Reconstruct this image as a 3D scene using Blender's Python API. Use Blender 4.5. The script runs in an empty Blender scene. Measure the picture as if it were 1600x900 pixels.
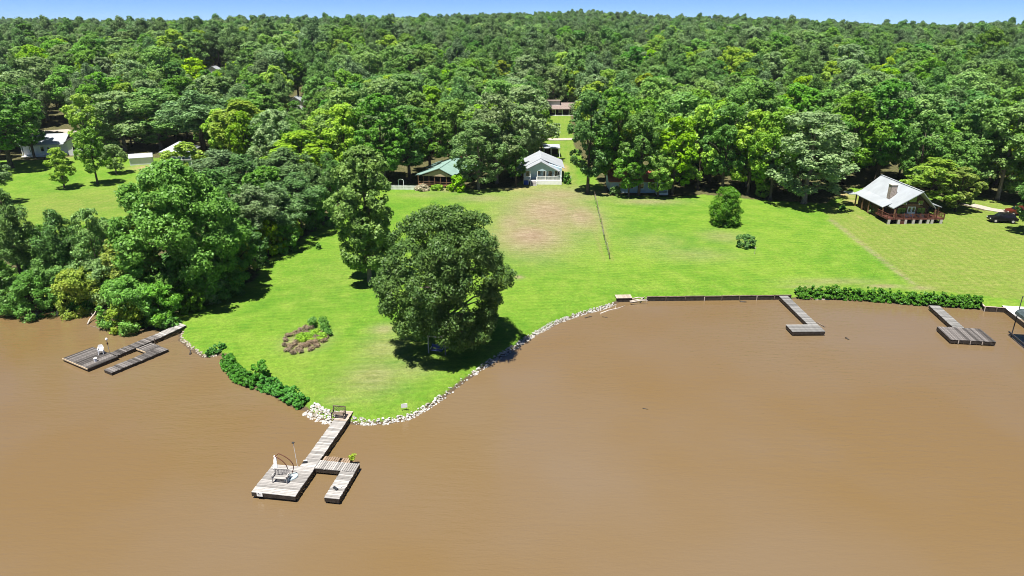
import bpy, math, random
import numpy as np
from mathutils import Vector

# ------------------------------------------------------------------ camera, world, sun, exposure
scene = bpy.context.scene
COL = scene.collection
CAM_H, PITCH, FPX = 35.0, math.radians(21.0), 1067.0
cam_data = bpy.data.cameras.new('camera'); cam = bpy.data.objects.new('camera', cam_data); COL.objects.link(cam)
cam.location = (0, 0, CAM_H); cam.rotation_euler = (math.radians(90) - PITCH, 0, 0)
cam_data.sensor_width = 36.0; cam_data.lens = 36.0 * FPX / 1600.0
cam_data.clip_start = 0.5; cam_data.clip_end = 12000
scene.camera = cam

SUN_DIR = Vector((-0.17, -0.22, 0.96)).normalized()          # towards the sun
SUN_EL = math.asin(SUN_DIR.z); SUN_AZ = math.atan2(SUN_DIR.x, SUN_DIR.y)
world = bpy.data.worlds.new('World'); scene.world = world; world.use_nodes = True
wn = world.node_tree.nodes; wl = world.node_tree.links
sky = wn.new('ShaderNodeTexSky'); sky.sky_type = 'NISHITA'; sky.sun_disc = False
sky.sun_elevation = SUN_EL; sky.sun_rotation = SUN_AZ
sky.air_density = 0.54; sky.dust_density = 0.0; sky.ozone_density = 10.0; sky.altitude = 4500
bg = wn['Background']; bg.inputs['Strength'].default_value = 0.068
wl.new(sky.outputs[0], bg.inputs['Color'])
sd_ = bpy.data.lights.new('sun', 'SUN'); sd_.energy = 4.9; sd_.angle = math.radians(0.53); sd_.color = (1.0, 0.955, 0.88)
sun = bpy.data.objects.new('sun', sd_); COL.objects.link(sun); sun.location = (-60, -40, 150)
sun.rotation_euler = SUN_DIR.to_track_quat('Z', 'Y').to_euler()
scene.view_settings.view_transform = 'Standard'; scene.view_settings.look = 'None'
scene.view_settings.gamma = 1.0; scene.view_settings.exposure = 1.15
scene.view_settings.use_curve_mapping = False
scene.render.engine = 'CYCLES'
scene.cycles.max_bounces = 6; scene.cycles.diffuse_bounces = 3; scene.cycles.transmission_bounces = 3
scene.cycles.use_denoising = True; scene.cycles.filter_width = 0.95

RNG = np.random.default_rng(7)
random.seed(7)

# ------------------------------------------------------------------ survey: photograph plan -> ground plan
SP, CP = math.sin(PITCH), math.cos(PITCH)
def ray(px, py):
    u, v = px - 800.0, py - 450.0
    return u, FPX * CP - v * SP, FPX * SP + v * CP       # right, forward, down
def flat(px, py, z=0.0):
    u, w, d = ray(px, py); t = (CAM_H - z) / d
    return u * t, w * t
def at_depth(px, py, Y):
    u, w, d = ray(px, py); t = Y / w
    return u * t, CAM_H - d * t                         # x, z
def project(x, y, z):
    dz = CAM_H - z
    depth = y * CP + dz * SP
    return 800 + FPX * x / depth, 450 + FPX * (dz * CP - y * SP) / depth, depth

SHORE_PX = [(-1500, 470), (-420, 470), (-150, 486), (0, 488), (40, 489), (90, 482), (140, 486), (185, 507), (225, 513), (262, 514), (284, 520), (279, 530),
            (298, 546), (318, 559), (340, 556), (352, 556), (352, 573), (366, 590), (384, 602), (410, 610), (430, 619), (455, 633), (476, 640),
            (492, 652), (512, 660), (545, 663), (575, 664), (605, 662), (640, 655), (662, 643), (690, 625), (722, 600), (760, 573), (800, 548),
            (830, 528), (868, 507), (905, 493), (940, 484), (962, 475), (968, 470), (1010, 470), (1100, 469), (1240, 467.5), (1262, 466),
            (1350, 470), (1450, 479), (1530, 483), (1537, 486), (1600, 489.5), (1760, 499), (2050, 512), (3200, 520)]
SH = np.array([flat(a, b, 0.0) for a, b in SHORE_PX])
SEG_A, SEG_B = SH[:-1], SH[1:]
def smooth(e0, e1, v):
    t = np.clip((v - e0) / (e1 - e0), 0, 1); return t * t * (3 - 2 * t)
def shore_dist(x, y):
    """signed distance to the shoreline, land positive"""
    x = np.atleast_1d(np.asarray(x, float)); y = np.atleast_1d(np.asarray(y, float))
    out = np.empty(x.shape)
    AB = SEG_B - SEG_A; L2 = (AB ** 2).sum(1)
    for s in range(0, len(x), 8000):
        px, py = x[s:s + 8000, None], y[s:s + 8000, None]
        t = np.clip(((px - SEG_A[None, :, 0]) * AB[:, 0] + (py - SEG_A[None, :, 1]) * AB[:, 1]) / L2, 0, 1)
        dx = px - SEG_A[:, 0] - t * AB[:, 0]; dy = py - SEG_A[:, 1] - t * AB[:, 1]
        d = np.sqrt(dx * dx + dy * dy).min(1)
        # crossings of a ray going to +y: land when an odd number of shore segments lies nearer the camera (towards -y)
        ax, bx = SEG_A[:, 0], SEG_B[:, 0]
        cr = (ax > px) != (bx > px)
        yy = SEG_A[:, 1] + (px - ax) * AB[:, 1] / np.where(np.abs(AB[:, 0]) < 1e-9, 1e-9, AB[:, 0])
        inside = ((cr & (yy < py)).sum(1) % 2) == 1
        out[s:s + 8000] = np.where(inside, d, -d)
    return out
def terrain(x, y):
    x = np.atleast_1d(np.asarray(x, float)); y = np.atleast_1d(np.asarray(y, float))
    sd = np.full(x.shape, 90.0)
    near = (y < 175) & (np.abs(x) < 150)
    if near.any(): sd[near] = shore_dist(x[near], y[near])
    sd = np.where(~near & (y < 60), -40, sd)
    bank = np.where(sd > 0, 0.55 * smooth(-0.05, 0.9, sd), -1.6 * smooth(0, 5, -sd) - 0.03)
    rise = 0.014 * np.clip(sd, 0, 90)
    R = np.hypot(x, y); az = x / np.maximum(y, 1.0)
    hill = 1.2 * smooth(150, 230, R) + 11.5 * smooth(215, 430, R)
    hill = hill + 12 * smooth(380, 850, R) * np.exp(-((az - 0.02) / 0.30) ** 2)
    hill = hill + 11 * smooth(800, 1500, R) * smooth(-0.45, -0.65, az) - 2.5 * smooth(300, 500, R) * smooth(0.30, 0.6, az)
    und = 0.12 * np.sin(x * 0.11 + 1.3) * np.sin(y * 0.09) * smooth(3, 20, sd) + (2.0 * np.sin(x * 0.012 + y * 0.007) + 1.2 * np.sin(x * 0.031 - y * 0.011 + 2)) * smooth(220, 400, R)
    return bank + rise + hill + und
def T(x, y): return float(terrain(x, y)[0])
def ground(px, py, lift=0.0):
    z = 1.0
    for _ in range(8):
        x, y = flat(px, py, z); z = 0.5 * z + 0.5 * T(x, y)
    x, y = flat(px, py, z)
    return Vector((x, y, T(x, y) + lift))

# ------------------------------------------------------------------ material helpers
def new_mat(name):
    m = bpy.data.materials.new(name); m.use_nodes = True
    nt = m.node_tree
    return m, nt, nt.nodes, nt.links, nt.nodes['Principled BSDF']
def ramp_mix(nt, fac, c1, c2):
    n = nt.nodes.new('ShaderNodeMix'); n.data_type = 'RGBA'
    n.inputs[6].default_value = (*c1, 1) if not hasattr(c1, 'links') else (0, 0, 0, 1)
    n.inputs[7].default_value = (*c2, 1) if not hasattr(c2, 'links') else (0, 0, 0, 1)
    if hasattr(c1, 'links'): nt.links.new(c1, n.inputs[6])
    if hasattr(c2, 'links'): nt.links.new(c2, n.inputs[7])
    if hasattr(fac, 'links'): nt.links.new(fac, n.inputs[0])
    else: n.inputs[0].default_value = fac
    return n.outputs[2]
def noise(nt, scale, detail=3, vec=None, rough=0.55):
    n = nt.nodes.new('ShaderNodeTexNoise'); n.inputs['Scale'].default_value = scale; n.inputs['Detail'].default_value = detail
    n.inputs['Roughness'].default_value = rough
    if vec is not None: nt.links.new(vec, n.inputs['Vector'])
    return n.outputs['Fac']
def maprange(nt, v, a, b, c=0.0, d=1.0):
    n = nt.nodes.new('ShaderNodeMapRange'); nt.links.new(v, n.inputs['Value'])
    for k, q in zip(('From Min', 'From Max', 'To Min', 'To Max'), (a, b, c, d)): n.inputs[k].default_value = q
    return n.outputs['Result']
def mathn(nt, op, a, b=None):
    n = nt.nodes.new('ShaderNodeMath'); n.operation = op
    for i, q in enumerate((a, b)):
        if q is None: continue
        if hasattr(q, 'links'): nt.links.new(q, n.inputs[i])
        else: n.inputs[i].default_value = q
    return n.outputs[0]
def texco(nt, kind='Object', scale=(1, 1, 1)):
    t = nt.nodes.new('ShaderNodeTexCoord'); mp = nt.nodes.new('ShaderNodeMapping')
    mp.inputs['Scale'].default_value = scale; nt.links.new(t.outputs[kind], mp.inputs['Vector'])
    return mp.outputs['Vector']
MAT = {}
def plain(name, col, rough=0.7, var=0.25, scale=3.0, spec=0.3, metallic=0.0, stretch=(1, 1, 1), objvar=0.0, bump=0.0):
    m, nt, n, l, b = new_mat(name)
    v = texco(nt, 'Object', stretch)
    f = noise(nt, scale, 4, v)
    dark = tuple(c * (1 - var) for c in col); lite = tuple(min(1, c * (1 + var)) for c in col)
    c = ramp_mix(nt, maprange(nt, f, 0.3, 0.7), dark, lite)
    if objvar:
        oi = n.new('ShaderNodeObjectInfo')
        hs = n.new('ShaderNodeHueSaturation'); l.new(c, hs.inputs['Color'])
        l.new(maprange(nt, oi.outputs['Random'], 0, 1, 1 - objvar, 1 + objvar), hs.inputs['Value'])
        c = hs.outputs['Color']
    l.new(c, b.inputs['Base Color'])
    b.inputs['Roughness'].default_value = rough; b.inputs['Specular IOR Level'].default_value = spec; b.inputs['Metallic'].default_value = metallic
    if bump:
        bp = n.new('ShaderNodeBump'); bp.inputs['Strength'].default_value = bump; l.new(f, bp.inputs['Height']); l.new(bp.outputs[0], b.inputs['Normal'])
    MAT[name] = m
    return m
plain('weathered_plank', (0.279, 0.267, 0.254), 0.85, 0.35, 2.0, 0.15, stretch=(1.2, 9, 9), objvar=0.34)
plain('worn_plank', (0.100, 0.092, 0.088), 0.88, 0.6, 1.6, 0.15, stretch=(1.2, 9, 9), objvar=0.7)
plain('grey_plank', (0.17, 0.168, 0.162), 0.88, 0.4, 1.6, 0.15, stretch=(1.2, 9, 9), objvar=0.4)
plain('brown_plank', (0.221, 0.160, 0.111), 0.85, 0.4, 2.0, 0.15, stretch=(1.2, 9, 9), objvar=0.3)
plain('landing_plank', (0.328, 0.271, 0.221), 0.85, 0.3, 2.0, 0.15, stretch=(1.2, 9, 9), objvar=0.2)
plain('wet_timber', (0.035, 0.028, 0.022), 0.6, 0.5, 3.0)
plain('old_timber', (0.13, 0.10, 0.075), 0.85, 0.45, 2.0)
plain('white_paint', (0.78, 0.78, 0.76), 0.55, 0.06, 2.0)
plain('white_plastic', (0.82, 0.82, 0.82), 0.4, 0.04, 2.0)
plain('white_metal_roof', (0.32, 0.34, 0.37), 0.45, 0.10, 0.6, 0.4)
plain('grey_metal_roof', (0.31, 0.335, 0.36), 0.42, 0.10, 0.5, 0.4)
plain('green_metal_roof', (0.21, 0.32, 0.285), 0.45, 0.12, 0.5, 0.4)
plain('grey_shingle', (0.24, 0.24, 0.25), 0.85, 0.25, 2.5)
plain('tan_shingle', (0.20, 0.155, 0.14), 0.85, 0.2, 1.5)
plain('red_metal_roof', (0.42, 0.13, 0.09), 0.5, 0.2, 0.8)
plain('blue_siding', (0.30, 0.46, 0.56), 0.7, 0.08, 1.0)
plain('pale_blue_siding', (0.42, 0.55, 0.62), 0.7, 0.08, 1.0)
plain('white_siding', (0.66, 0.68, 0.68), 0.7, 0.08, 1.0)
plain('grey_green_siding', (0.40, 0.47, 0.45), 0.7, 0.08, 1.0)
plain('log_wall', (0.055, 0.032, 0.022), 0.75, 0.35, 2.0)
plain('brow_wood', (0.20, 0.11, 0.06), 0.75, 0.3, 2.0)
plain('red_stain', (0.105, 0.036, 0.026), 0.7, 0.3, 2.0)
plain('tan_trim', (0.42, 0.33, 0.22), 0.7, 0.15, 2.0)
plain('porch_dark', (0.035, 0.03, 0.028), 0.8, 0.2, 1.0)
plain('concrete_pier', (0.45, 0.42, 0.38), 0.9, 0.15, 3.0)
plain('chimney_stone', (0.30, 0.25, 0.22), 0.9, 0.35, 3.5, bump=0.4)
plain('dark_metal', (0.03, 0.032, 0.035), 0.5, 0.2, 3.0)
plain('canopy_sheet', (0.055, 0.075, 0.08), 0.5, 0.3, 2.0)
plain('navy_tarp', (0.008, 0.018, 0.07), 0.5, 0.25, 2.0)
plain('rust_metal', (0.10, 0.035, 0.022), 0.7, 0.4, 8.0)
plain('bark', (0.10, 0.080, 0.062), 0.95, 0.45, 3.0, 0.1, stretch=(3, 3, 0.7), bump=0.4)
plain('pale_bark', (0.23, 0.19, 0.155), 0.95, 0.4, 3.0, 0.1, stretch=(3, 3, 0.7))
plain('dead_wood', (0.40, 0.35, 0.30), 0.9, 0.3, 3.0, 0.1)
plain('riprap', (0.37, 0.36, 0.34), 0.95, 0.25, 4.0, 0.1, objvar=0.28)
plain('mossy_stone', (0.26, 0.235, 0.19), 0.9, 0.35, 4.0, 0.15, objvar=0.25)
plain('black_paint', (0.008, 0.008, 0.010), 0.25, 0.1, 2.0, 0.5)
plain('maroon_paint', (0.09, 0.014, 0.010), 0.3, 0.1, 2.0, 0.5)
plain('rubber', (0.012, 0.012, 0.012), 0.9, 0.1)
plain('blue_cloth', (0.05, 0.07, 0.19), 0.8, 0.25, 4.0)
plain('grey_mat', (0.30, 0.36, 0.38), 0.7, 0.15, 4.0)
plain('straw', (0.30, 0.23, 0.15), 0.95, 0.4, 2.0, 0.1)
plain('gravel', (0.328, 0.295, 0.254), 0.95, 0.18, 1.5, 0.1)
plain('blue_bin', (0.02, 0.07, 0.33), 0.6, 0.1)
def glass_mat(name, col, rough=0.08):
    m, nt, n, l, b = new_mat(name)
    b.inputs['Base Color'].default_value = (*col, 1); b.inputs['Roughness'].default_value = rough
    b.inputs['Specular IOR Level'].default_value = 0.9; MAT[name] = m
glass_mat('window_glass', (0.012, 0.018, 0.022)); glass_mat('green_reflect_glass', (0.04, 0.12, 0.02), 0.12)  # the green one has a reflection painted into the chalet pane colour

def leaf_mat(name, col, hue=0.012, val=0.22, sat=0.12, trans=0.40, spec=0.30, yellow=0.25):
    m, nt, n, l, b = new_mat(name)
    oi = n.new('ShaderNodeObjectInfo'); geo = n.new('ShaderNodeNewGeometry')
    dark = tuple(c * 0.66 for c in col); lite = (col[0] * 1.45 + 0.006, col[1] * 1.28, col[2] * 1.15)
    c = ramp_mix(nt, geo.outputs['Random Per Island'], dark, lite)
    ff = noise(nt, 0.35, 2, texco(nt, 'Object'))
    c = ramp_mix(nt, maprange(nt, ff, 0.45, 0.75, 0, yellow), c, (col[0] * 1.9 + 0.01, col[1] * 1.3, col[2] * 0.8))
    hs = n.new('ShaderNodeHueSaturation'); l.new(c, hs.inputs['Color'])
    l.new(maprange(nt, oi.outputs['Random'], 0, 1, 0.5 - hue, 0.5 + hue), hs.inputs['Hue'])
    r2 = mathn(nt, 'FRACT', mathn(nt, 'MULTIPLY', oi.outputs['Random'], 17.31))
    l.new(maprange(nt, r2, 0, 1, 1 - val, 1 + val), hs.inputs['Value'])
    r3 = mathn(nt, 'FRACT', mathn(nt, 'MULTIPLY', oi.outputs['Random'], 57.7))
    l.new(maprange(nt, r3, 0, 1, 1 - sat, 1 + sat * 0.6), hs.inputs['Saturation'])
    l.new(hs.outputs['Color'], b.inputs['Base Color'])
    b.inputs['Roughness'].default_value = 0.48; b.inputs['Specular IOR Level'].default_value = spec
    tr = n.new('ShaderNodeBsdfTranslucent'); l.new(hs.outputs['Color'], tr.inputs['Color'])
    mx = n.new('ShaderNodeMixShader'); mx.inputs[0].default_value = trans
    l.new(b.outputs[0], mx.inputs[1]); l.new(tr.outputs[0], mx.inputs[2]); l.new(mx.outputs[0], n['Material Output'].inputs['Surface'])
    MAT[name] = m
leaf_mat('leaf_oak', (0.108, 0.212, 0.060), val=0.1)
leaf_mat('leaf_mid', (0.150, 0.350, 0.048))
leaf_mat('leaf_bright', (0.245, 0.470, 0.024), yellow=0.45)
leaf_mat('leaf_pale', (0.195, 0.370, 0.112), sat=0.2)
leaf_mat('leaf_sweetgum', (0.135, 0.360, 0.036), yellow=0.2, val=.05)
leaf_mat('leaf_dark', (0.098, 0.275, 0.046))
leaf_mat('leaf_pine', (0.125, 0.265, 0.078), sat=0.2, trans=0.2, spec=0.25, yellow=0.15)
leaf_mat('leaf_emerald', (0.070, 0.290, 0.020), yellow=0.1)
leaf_mat('leaf_willow', (0.085, 0.270, 0.020), yellow=0.2)
leaf_mat('leaf_yellowgreen', (0.240, 0.400, 0.032), yellow=0.5)
leaf_mat('leaf_straw', (0.36, 0.32, 0.25), yellow=0.2, hue=0.004)
leaf_mat('leaf_blossom', (0.50, 0.50, 0.36), yellow=0.1, hue=0.004)

# ------------------------------------------------------------------ mesh helpers
class MB:
    def __init__(s): s.v = []; s.f = []
    def add(s, vs, fs):
        o = len(s.v); s.v += [tuple(q) for q in vs]; s.f += [tuple(i + o for i in q) for q in fs]; return s
    def box(s, x0, x1, y0, y1, z0, z1):
        return s.add([(x0, y0, z0), (x1, y0, z0), (x1, y1, z0), (x0, y1, z0), (x0, y0, z1), (x1, y0, z1), (x1, y1, z1), (x0, y1, z1)],
                     [(3, 2, 1, 0), (4, 5, 6, 7), (0, 1, 5, 4), (1, 2, 6, 5), (2, 3, 7, 6), (3, 0, 4, 7)])
    def bar(s, p, q, w, h):                                  # rectangular bar between two points
        p, q = Vector(p), Vector(q); d = (q - p).normalized()
        a = d.cross(Vector((0, 0, 1))); a = Vector((1, 0, 0)) if a.length < 1e-4 else a.normalized()
        b = d.cross(a).normalized(); a = a * w / 2; b = b * h / 2
        vs = [p - a - b, p + a - b, p + a + b, p - a + b, q - a - b, q + a - b, q + a + b, q - a + b]
        return s.add(vs, [(0, 1, 2, 3), (7, 6, 5, 4), (4, 5, 1, 0), (5, 6, 2, 1), (6, 7, 3, 2), (7, 4, 0, 3)])
    def tube(s, pts, rad, n=8):
        pts = [Vector(p) for p in pts]; o = len(s.v)
        for i, p in enumerate(pts):
            d = (pts[min(i + 1, len(pts) - 1)] - pts[max(i - 1, 0)]).normalized()
            a = d.cross(Vector((0.31, 0.93, 0.2))).normalized(); b = d.cross(a)
            r = rad[i] if hasattr(rad, '__len__') else rad
            for k in range(n):
                t = 2 * math.pi * k / n; s.v.append(tuple(p + a * (r * math.cos(t)) + b * (r * math.sin(t))))
        for i in range(len(pts) - 1):
            for k in range(n):
                k2 = (k + 1) % n
                s.f.append((o + i * n + k, o + i * n + k2, o + (i + 1) * n + k2, o + (i + 1) * n + k))
        s.f.append(tuple(o + k for k in reversed(range(n)))); s.f.append(tuple(o + (len(pts) - 1) * n + k for k in range(n)))
        return s
    def slab(s, quad, t):                                     # a flat polygon thickened downwards
        n = len(quad); q = [Vector(p) for p in quad]; low = [p - Vector((0, 0, t)) for p in q]
        fs = [tuple(range(n)), tuple(range(2 * n - 1, n - 1, -1))] + [(i, i + n, (i + 1) % n + n, (i + 1) % n) for i in range(n)]
        return s.add(q + low, fs)
    def prism_y(s, poly, y0, y1):                             # polygon in x,z extruded along y
        n = len(poly); vs = [(x, y0, z) for x, z in poly] + [(x, y1, z) for x, z in poly]
        return s.add(vs, [tuple(range(n)), tuple(range(2 * n - 1, n - 1, -1))] + [(i, i + n, (i + 1) % n + n, (i + 1) % n) for i in range(n)])
    def mesh(s, name, mat, smooth_=False):
        me = bpy.data.meshes.new(name); me.from_pydata(s.v, [], s.f); me.validate()
        me.materials.append(MAT[mat] if isinstance(mat, str) else mat)
        if smooth_: me.polygons.foreach_set('use_smooth', [True] * len(me.polygons))
        me.update(); return me
    def build(s, name, mat, parent=None, smooth_=False):
        return put(name, s.mesh(name, mat, smooth_), parent)
def put(name, me, parent=None, loc=None, rz=0.0, scl=None):
    o = bpy.data.objects.new(name, me); COL.objects.link(o)
    if parent is not None: o.parent = parent
    if loc is not None: o.location = loc
    if rz: o.rotation_euler = (0, 0, rz)
    if scl is not None: o.scale = scl
    return o
def tag(o, label, cat, group=None, kind=None):
    o['label'] = label
    if cat: o['category'] = cat
    if group: o['group'] = group
    if kind: o['kind'] = kind
    return o
def thing(name, label, cat, loc, rz=0.0, group=None):
    o = bpy.data.objects.new(name, None); COL.objects.link(o); o.empty_display_size = 0.3
    o.location = loc; o.rotation_euler = (0, 0, rz)
    return tag(o, label, cat, group)
def np_mesh(name, V, F, mat):
    me = bpy.data.meshes.new(name)
    nv, nf, k = len(V), len(F), F.shape[1]
    me.vertices.add(nv); me.vertices.foreach_set('co', np.asarray(V, np.float32).ravel())
    me.loops.add(nf * k); me.loops.foreach_set('vertex_index', F.astype(np.int32).ravel())
    me.polygons.add(nf); me.polygons.foreach_set('loop_start', np.arange(0, nf * k, k, dtype=np.int32))
    me.update(calc_edges=True); me.materials.append(MAT[mat] if isinstance(mat, str) else mat)
    return me

# ------------------------------------------------------------------ ground sheet
def axis(lo, hi, step, far, g):
    a = list(np.arange(lo, hi + 1e-6, step)); s = step
    while a[-1] < far[1]: s *= g; a.append(a[-1] + s)
    s = step; b = [a[0]]
    while b[-1] > far[0]: s *= g; b.append(b[-1] - s)
    return np.array(sorted(set(b[1:]) | set(a)))
gx = axis(-102, 104, 0.62, (-3200, 3200), 1.13); gy = axis(41, 168, 0.62, (-150, 3600), 1.10)
XX, YY = np.meshgrid(gx, gy); XF, YF = XX.ravel(), YY.ravel()
ZF = terrain(XF, YF)
ZF = ZF + RNG.normal(0, 0.012, ZF.shape) * (np.abs(XF) < 110) * (YF < 170)
nx, ny = len(gx), len(gy)
I = np.arange(nx * ny).reshape(ny, nx)
GF = np.stack([I[:-1, :-1], I[:-1, 1:], I[1:, 1:], I[1:, :-1]], -1).reshape(-1, 4)
cmask = np.zeros((nx * ny, 4)); litter = np.zeros(nx * ny)
def blob(ch, px, py, rx, ry, s=1.0, p=2.0):
    c = ground(px, py); e = ground(px + rx, py); u = ground(px, py - ry); d = ground(px, py + ry)
    wx = max(0.3, abs(e.x - c.x)); wy = max(0.3, (u.y - d.y) / 2)
    q = (((XF - c.x) / wx) ** 2 + ((YF - (u.y + d.y) / 2) / wy) ** 2)
    cmask[:, ch] = np.maximum(cmask[:, ch], s * np.exp(-q ** (p / 2)))
def inside_px(poly):
    P = np.array([ground(a, b)[:2] for a, b in poly]); r = np.zeros(XF.shape, bool)
    for i in range(len(P)):
        (x0, y0), (x1, y1) = P[i], P[(i + 1) % len(P)]
        if x0 == x1: continue
        c = ((x0 > XF) != (x1 > XF)) & (YF > y0 + (XF - x0) * (y1 - y0) / (x1 - x0)); r ^= c
    return r
# dry mown patch in front of the blue house (red channel), yellower turf (green), bare clay and tracks (blue), forest litter (alpha)
for a in [(855, 335, 75, 42, 0.95), (830, 370, 65, 30, 1.0), (870, 305, 70, 14, .8), (905, 340, 40, 25, .9), (800, 350, 30, 25, .8), (760, 310, 60, 8, .5),
          (705, 296, 30, 5, .7), (600, 545, 40, 26, .45), (585, 590, 50, 30, .5), (600, 515, 22, 9, .6), (640, 575, 40, 22, .4), (810, 433, 8, 3, .9), (478, 533, 30, 14, 1.0),
          (470, 345, 25, 8, .8), (430, 370, 22, 10, .6), (1010, 315, 55, 5, .6), (1380, 447, 30, 3, .8), (1260, 448, 40, 3, .5), (1130, 370, 35, 10, .4),
          (1300, 440, 70, 5, .45), (1020, 380, 60, 18, .22), (1085, 398, 70, 12, .3), (660, 305, 40, 4, .3), (1435, 450, 25, 4, .5), (530, 625, 25, 8, .3)]:
    blob(0, *a)
GREENPALE = inside_px([(1285, 330), (1440, 452), (1600, 470), (1800, 480), (1800, 330), (1500, 300), (1330, 305)])
cmask[:, 1] = np.where(GREENPALE, 0.85, cmask[:, 1])
for a in [(130, 320, 130, 30, .75), (870, 245, 20, 20, .4), (530, 430, 60, 40, .25), (480, 600, 80, 40, .25)]: blob(1, *a)
for a in [(90, 190, 12, 8, 1.0), (205, 228, 40, 7, .8), (130, 238, 18, 8, .9), (232, 262, 26, 4, .8), (255, 270, 18, 3, .6), (880, 262, 8, 6, .8), (1310, 303, 18, 5, 1.0),
          (1335, 315, 12, 3, .6), (735, 283, 40, 7, .8), (800, 293, 30, 5, .6), (1345, 340, 5, 3, .3), (260, 252, 10, 4, .7), (950, 301, 10, 4, .8)]:
    blob(2, *a)
for t in np.linspace(0, 1, 26):                                       # worn line between the two lawns
    blob(0, 1300 + 132 * t, 345 + 103 * t, 5, 2.2, 0.75)
for k in (0, 1):
    for t in np.linspace(0, 1, 24): blob(1, 937 + 20 * t - k * 14, 335 + 70 * t, 3.2, 2.5, 0.9)
FOREST_EDGE = [(-300, 262), (-40, 252), (60, 250), (150, 242), (240, 246), (330, 262), (420, 300), (560, 300), (596, 292), (650, 288), (745, 296), (800, 292),
               (850, 262), (868, 210), (884, 210), (892, 296), (950, 303), (1050, 308), (1100, 304), (1180, 312), (1290, 318), (1330, 292), (1400, 300),
               (1490, 300), (1540, 330), (1640, 330), (2000, 350)]
FE = np.array([ground(a, b)[:2] for a, b in FOREST_EDGE])
def edge_y(x): return np.interp(x, FE[:, 0], FE[:, 1])
WOOD_LEFT = [(-420, 478), (-420, 380), (20, 385), (160, 372), (215, 330), (300, 285), (420, 262), (560, 285), (540, 310), (505, 352), (420, 405), (395, 440), (300, 478), (250, 500), (185, 507), (90, 484), (0, 489)]
wl_in = inside_px(WOOD_LEFT)
ordx = np.argsort(FE[:, 0]); FE = FE[ordx]
cmask[:, 3] = np.where((YF > edge_y(XF)) | wl_in, 1.0, 0.0)
gap = (np.abs(XF - (0.065 * YF + 0.5)) < 4.5) & (YF > 150) & (YF < 262)
cmask[:, 3] = np.where(gap, 0, cmask[:, 3]); cmask[:, 1] = np.where(gap, .5, cmask[:, 1])
ground_me = np_mesh('ground', np.stack([XF, YF, ZF], 1), GF, plain('ground_base', (0.1, 0.1, 0.1)))
ground_me.polygons.foreach_set('use_smooth', [True] * len(ground_me.polygons))
ca = ground_me.attributes.new('turf', 'FLOAT_COLOR', 'POINT'); ca.data.foreach_set('color', cmask.astype(np.float32).ravel())
m, nt, n, l, b = new_mat('turf')
at_ = n.new('ShaderNodeAttribute'); at_.attribute_name = 'turf'
sep = n.new('ShaderNodeSeparateColor'); l.new(at_.outputs['Color'], sep.inputs[0])
v = texco(nt, 'Object')
nb, nm, nf_, nff = noise(nt, 0.055, 4, v), noise(nt, 0.35, 5, v, 0.65), noise(nt, 2.2, 5, v, 0.7), noise(nt, 9.0, 4, v, 0.7)
c = ramp_mix(nt, maprange(nt, nb, 0.35, 0.65), (0.078, 0.178, 0.012), (0.112, 0.204, 0.017))
c = ramp_mix(nt, maprange(nt, nm, 0.48, 0.68, 0, 0.55), c, (0.172, 0.240, 0.036))
c = ramp_mix(nt, maprange(nt, nm, 0.32, 0.46, 0.55, 0), c, (0.046, 0.142, 0.009))
mw = n.new('ShaderNodeMapping'); mw.inputs['Rotation'].default_value = (0, 0, math.radians(82)); tcm = n.new('ShaderNodeTexCoord'); l.new(tcm.outputs['Object'], mw.inputs['Vector'])
wm = n.new('ShaderNodeTexWave'); wm.inputs['Scale'].default_value = 0.30; wm.inputs['Distortion'].default_value = 2.5; wm.inputs['Detail'].default_value = 3; wm.inputs['Detail Scale'].default_value = 0.4
l.new(mw.outputs[0], wm.inputs['Vector'])
c = ramp_mix(nt, mathn(nt, 'MULTIPLY', maprange(nt, wm.outputs['Fac'], 0.45, 0.9, 0, 0.55), maprange(nt, nb, 0.4, 0.6, 0.25, 1)), c, (0.140, 0.225, 0.024))
stretch = texco(nt, 'Object', (0.35, 1.6, 1)); ns = noise(nt, 1.0, 4, stretch, 0.7)
cp = ramp_mix(nt, maprange(nt, ns, 0.32, 0.68), (0.1075, 0.1591, 0.0224), (0.1935, 0.2021, 0.0568))
mpn = n.new('ShaderNodeMapping'); _d = ground(1432, 448) - ground(1300, 345); mpn.inputs['Rotation'].default_value = (0, 0, -math.atan2(_d.x, -_d.y)); tcn = n.new('ShaderNodeTexCoord')
l.new(tcn.outputs['Object'], mpn.inputs['Vector'])
wv = n.new('ShaderNodeTexWave'); wv.inputs['Scale'].default_value = 0.22; wv.inputs['Distortion'].default_value = 1.5; wv.inputs['Detail'].default_value = 2
l.new(mpn.outputs[0], wv.inputs['Vector'])
cp = ramp_mix(nt, maprange(nt, wv.outputs['Fac'], 0.3, 0.8, 0, 0.4), cp, (0.1075, 0.1634, 0.0206))
gn = mathn(nt, 'MULTIPLY', sep.outputs[1], maprange(nt, nm, 0.25, 0.6, 0.65, 1.0))
c = ramp_mix(nt, gn, c, cp)
dry = ramp_mix(nt, maprange(nt, ns, 0.35, 0.65), (0.165, 0.118, 0.072), (0.265, 0.208, 0.142))
dfac = mathn(nt, 'MULTIPLY', sep.outputs[0], maprange(nt, mathn(nt, 'ADD', mathn(nt, 'MULTIPLY', nm, 0.65), mathn(nt, 'MULTIPLY', nf_, 0.35)), 0.28, 0.44, 0.3, 1.0))
c = ramp_mix(nt, dfac, c, dry)
c = ramp_mix(nt, mathn(nt, 'MULTIPLY', sep.outputs[2], maprange(nt, nf_, 0.3, 0.6, 0.5, 1.0)), c, (0.3570, 0.2295, 0.1445))
lit = ramp_mix(nt, maprange(nt, nf_, 0.35, 0.65), (0.040, 0.055, 0.014), (0.115, 0.095, 0.048))
c = ramp_mix(nt, at_.outputs['Alpha'], c, lit)
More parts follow.
